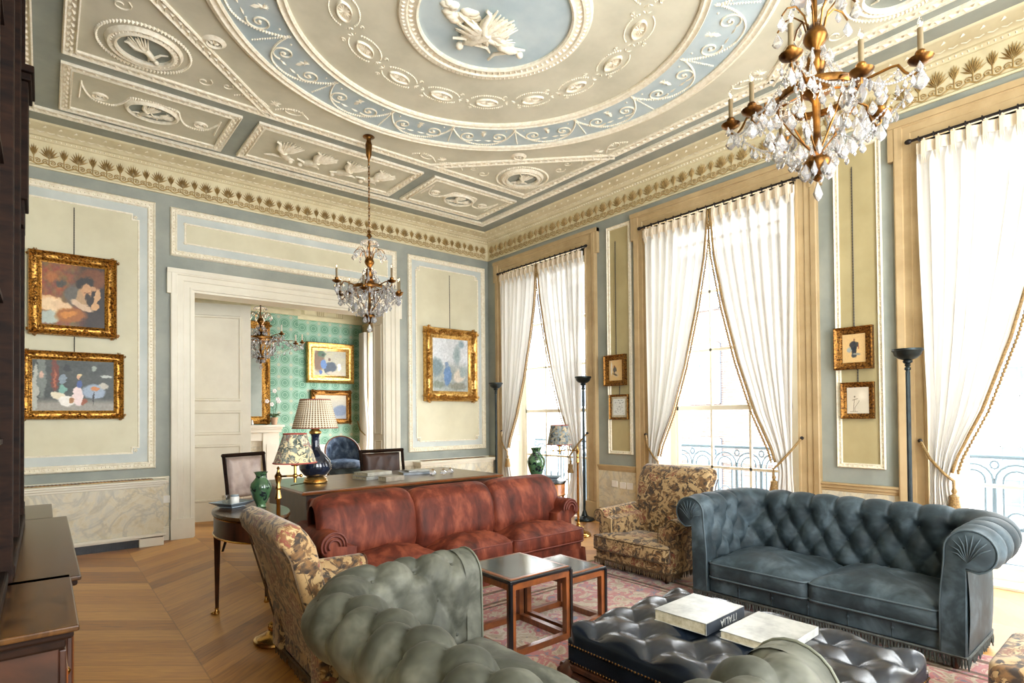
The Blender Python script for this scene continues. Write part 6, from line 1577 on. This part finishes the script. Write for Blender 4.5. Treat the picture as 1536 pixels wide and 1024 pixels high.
for y0, y1, xx in ((-1.38, -.83, .035), (-.72, -.02, .07), (.04, .76, .07)):
    o = bx('door', M['mahog'], (dx + xx, dx + xx + .018, y0, y1, .12, TZ - .09)); bx('door_panel', M['rosew'], (dx + xx + .018, dx + xx + .024, y0 + .07, y1 - .07, .2, TZ - .17), par=o)
    m = MB(); m.lathe([(.004, 0), (.016, .01), (.014, .02), (.001, .026)], 10); q = m.build('handle', M['brass'], o, 60); q.location = (dx + xx + .018, y1 - .04, .42); q.rotation_euler = (0, pi / 2, 0)
UX = dx - .105
bx('upper_case', k, (0, UX - .02, -1.38, 1.5, TZ, TZ + .06), (0, UX - .03, -1.34, -1.30, TZ, 4.05), (0, UX - .03, 1.42, 1.46, TZ, 4.05), (0, .02, -1.34, 1.46, TZ, 4.05), (0, UX - .03, -1.34, 1.46, 3.95, 4.05))
bx('upper_plinth', k, (0, UX + .01, -1.40, 1.5, TZ, TZ + .045), (0, UX + .025, -.72, .80, TZ, TZ + .05), bev=.008)
bx('stile', k, *[(UX - .03, UX + (.0 if abs(y) > .8 else .02), y - .035, y + .035, TZ, 4.05) for y in (-1.32, -.76, -.02, .02, .76, 1.43)])
bx('shelf', k, *[(.02, UX - .04, -1.3, 1.42, z, z + .02) for z in (1.2, 1.65, 2.1, 2.55, 3.0, 3.45)], bev=0)
m = MB(); m.box(UX - .02, UX - .016, -1.3, 1.42, TZ + .06, 3.95); m.build('glass_pane', M['pane'], bc, 0)
bx('glazing_bar', k, *([(UX - .022, UX - .006, -1.3, 1.42, z, z + .018) for z in (1.25, 1.75, 2.25, 2.75, 3.25, 3.75)] + [(UX - .022, UX - .006, y, y + .018, TZ, 3.95) for y in (-1.05, -.4, .38, 1.1)]), bev=0)
bx('pediment_block', k, (UX - .02, UX + .035, .62, .92, 2.56, 3.22), (UX - .02, UX + .05, .60, .94, 3.22, 3.26), (UX - .02, UX + .062, .58, .96, 3.26, 3.30), (UX - .02, UX + .02, .64, .9, 2.42, 2.56), bev=.006)
m = MB(); m.tube([(UX + .01, -.02 + .02 * cos(t), 1.78 + .02 * sin(t)) for t in [2 * pi * i / 12 for i in range(12)]], .003, 4, closed=True); m.build('ring_handle', M['brass'], bc, 60)
# a few books on the shelves behind the glass
R = random.Random(2); cols = [paint('leather binding %s' % n, rgb(*c), None, 6, .4) for n, c in (('red', (96, 34, 26)), ('green', (42, 54, 38)), ('tan', (134, 96, 56)), ('brown', (66, 42, 28)))]
first = None
for z in (1.67, 2.12):
    y = 3.5 - 1.2
    for i in range(26):
        t_ = R.uniform(.03, .05); h = R.uniform(.26, .36); m = MB(); m.box(0, .18, 0, t_ - .003, 0, h); m.box(.178, .186, .002, t_ - .005, .01, h - .01); o = m.build('book', cols[R.randrange(4)], None, 0, loc=(X0 + .06, y, z)); tag(o, 'leather bound book standing on a shelf inside the dark bookcase', 'book', 'books in the bookcase'); y += t_ + .001
# ------------------------------------------------------------------ camera and light
def setup_camera():
    F, YAW, PIT, ROL, CYP = 848.03, 0.691942, 0.0140637, -0.00920899, 612.15
    f = Vector((sin(YAW) * cos(PIT), cos(YAW) * cos(PIT), sin(PIT))); r = Vector((cos(YAW), -sin(YAW), 0)); u = r.cross(f)
    r2 = r * cos(ROL) + u * sin(ROL); u2 = -r * sin(ROL) + u * cos(ROL)
    cd = bpy.data.cameras.new('camera'); cd.sensor_width = 36; cd.lens = F / 1536 * 36; cd.shift_y = (CYP - 512) / 1536; cd.clip_start = .02; cd.clip_end = 200
    co = bpy.data.objects.new('camera', cd); COL.objects.link(co)
    co.matrix_world = Matrix(((r2.x, u2.x, -f.x, 0), (r2.y, u2.y, -f.y, 0), (r2.z, u2.z, -f.z, 1.33), (0, 0, 0, 1)))
    SC.camera = co
setup_camera()
w = bpy.data.worlds.new('sky'); SC.world = w; w.use_nodes = True; nt = w.node_tree
bg = nt.nodes['Background']; bg.inputs[0].default_value = (.94, .97, 1.0, 1); bg.inputs[1].default_value = SKY
def portal(loc, rot, sx, sy):
    d = bpy.data.lights.new('window_portal', 'AREA'); d.shape = 'RECTANGLE'; d.size = sx; d.size_y = sy; d.cycles.is_portal = True
    o = bpy.data.objects.new('window_portal', d); COL.objects.link(o); o.location = loc; o.rotation_euler = rot
for c in WIN: portal((X2 + .30, c, 1.8), (0, pi / 2, 0), 3.5, 1.6)
portal((X2 + .30, 10.6, 1.6), (0, pi / 2, 0), 3.1, 1.9)
for x in (1.1, 3.55): portal((x, Y0 - .28, 2.1), (pi / 2, 0, 0), 1.7, 3.55)  # portals for the added fill-light openings in the unseen end wall
def point(loc, power, col, r=.12, name='candle_light'):
    d = bpy.data.lights.new(name, 'POINT'); d.energy = power; d.color = col; d.shadow_soft_size = r
    o = bpy.data.objects.new(name, d); COL.objects.link(o); o.location = loc
WARM = (1, .74, .45)
for p, e in LAMPS: point(p, e, WARM)
SC.view_settings.view_transform = 'Standard'; SC.view_settings.look = 'None'; SC.view_settings.gamma = 1; SC.view_settings.exposure = EXPO
SC.view_settings.use_curve_mapping = False
SC.cycles.max_bounces = 10; SC.cycles.diffuse_bounces = 6; SC.cycles.glossy_bounces = 4; SC.cycles.transmission_bounces = 6; SC.cycles.transparent_max_bounces = 12
SC.cycles.caustics_reflective = False; SC.cycles.caustics_refractive = False; SC.cycles.sample_clamp_indirect = 4
SC.cycles.use_denoising = True
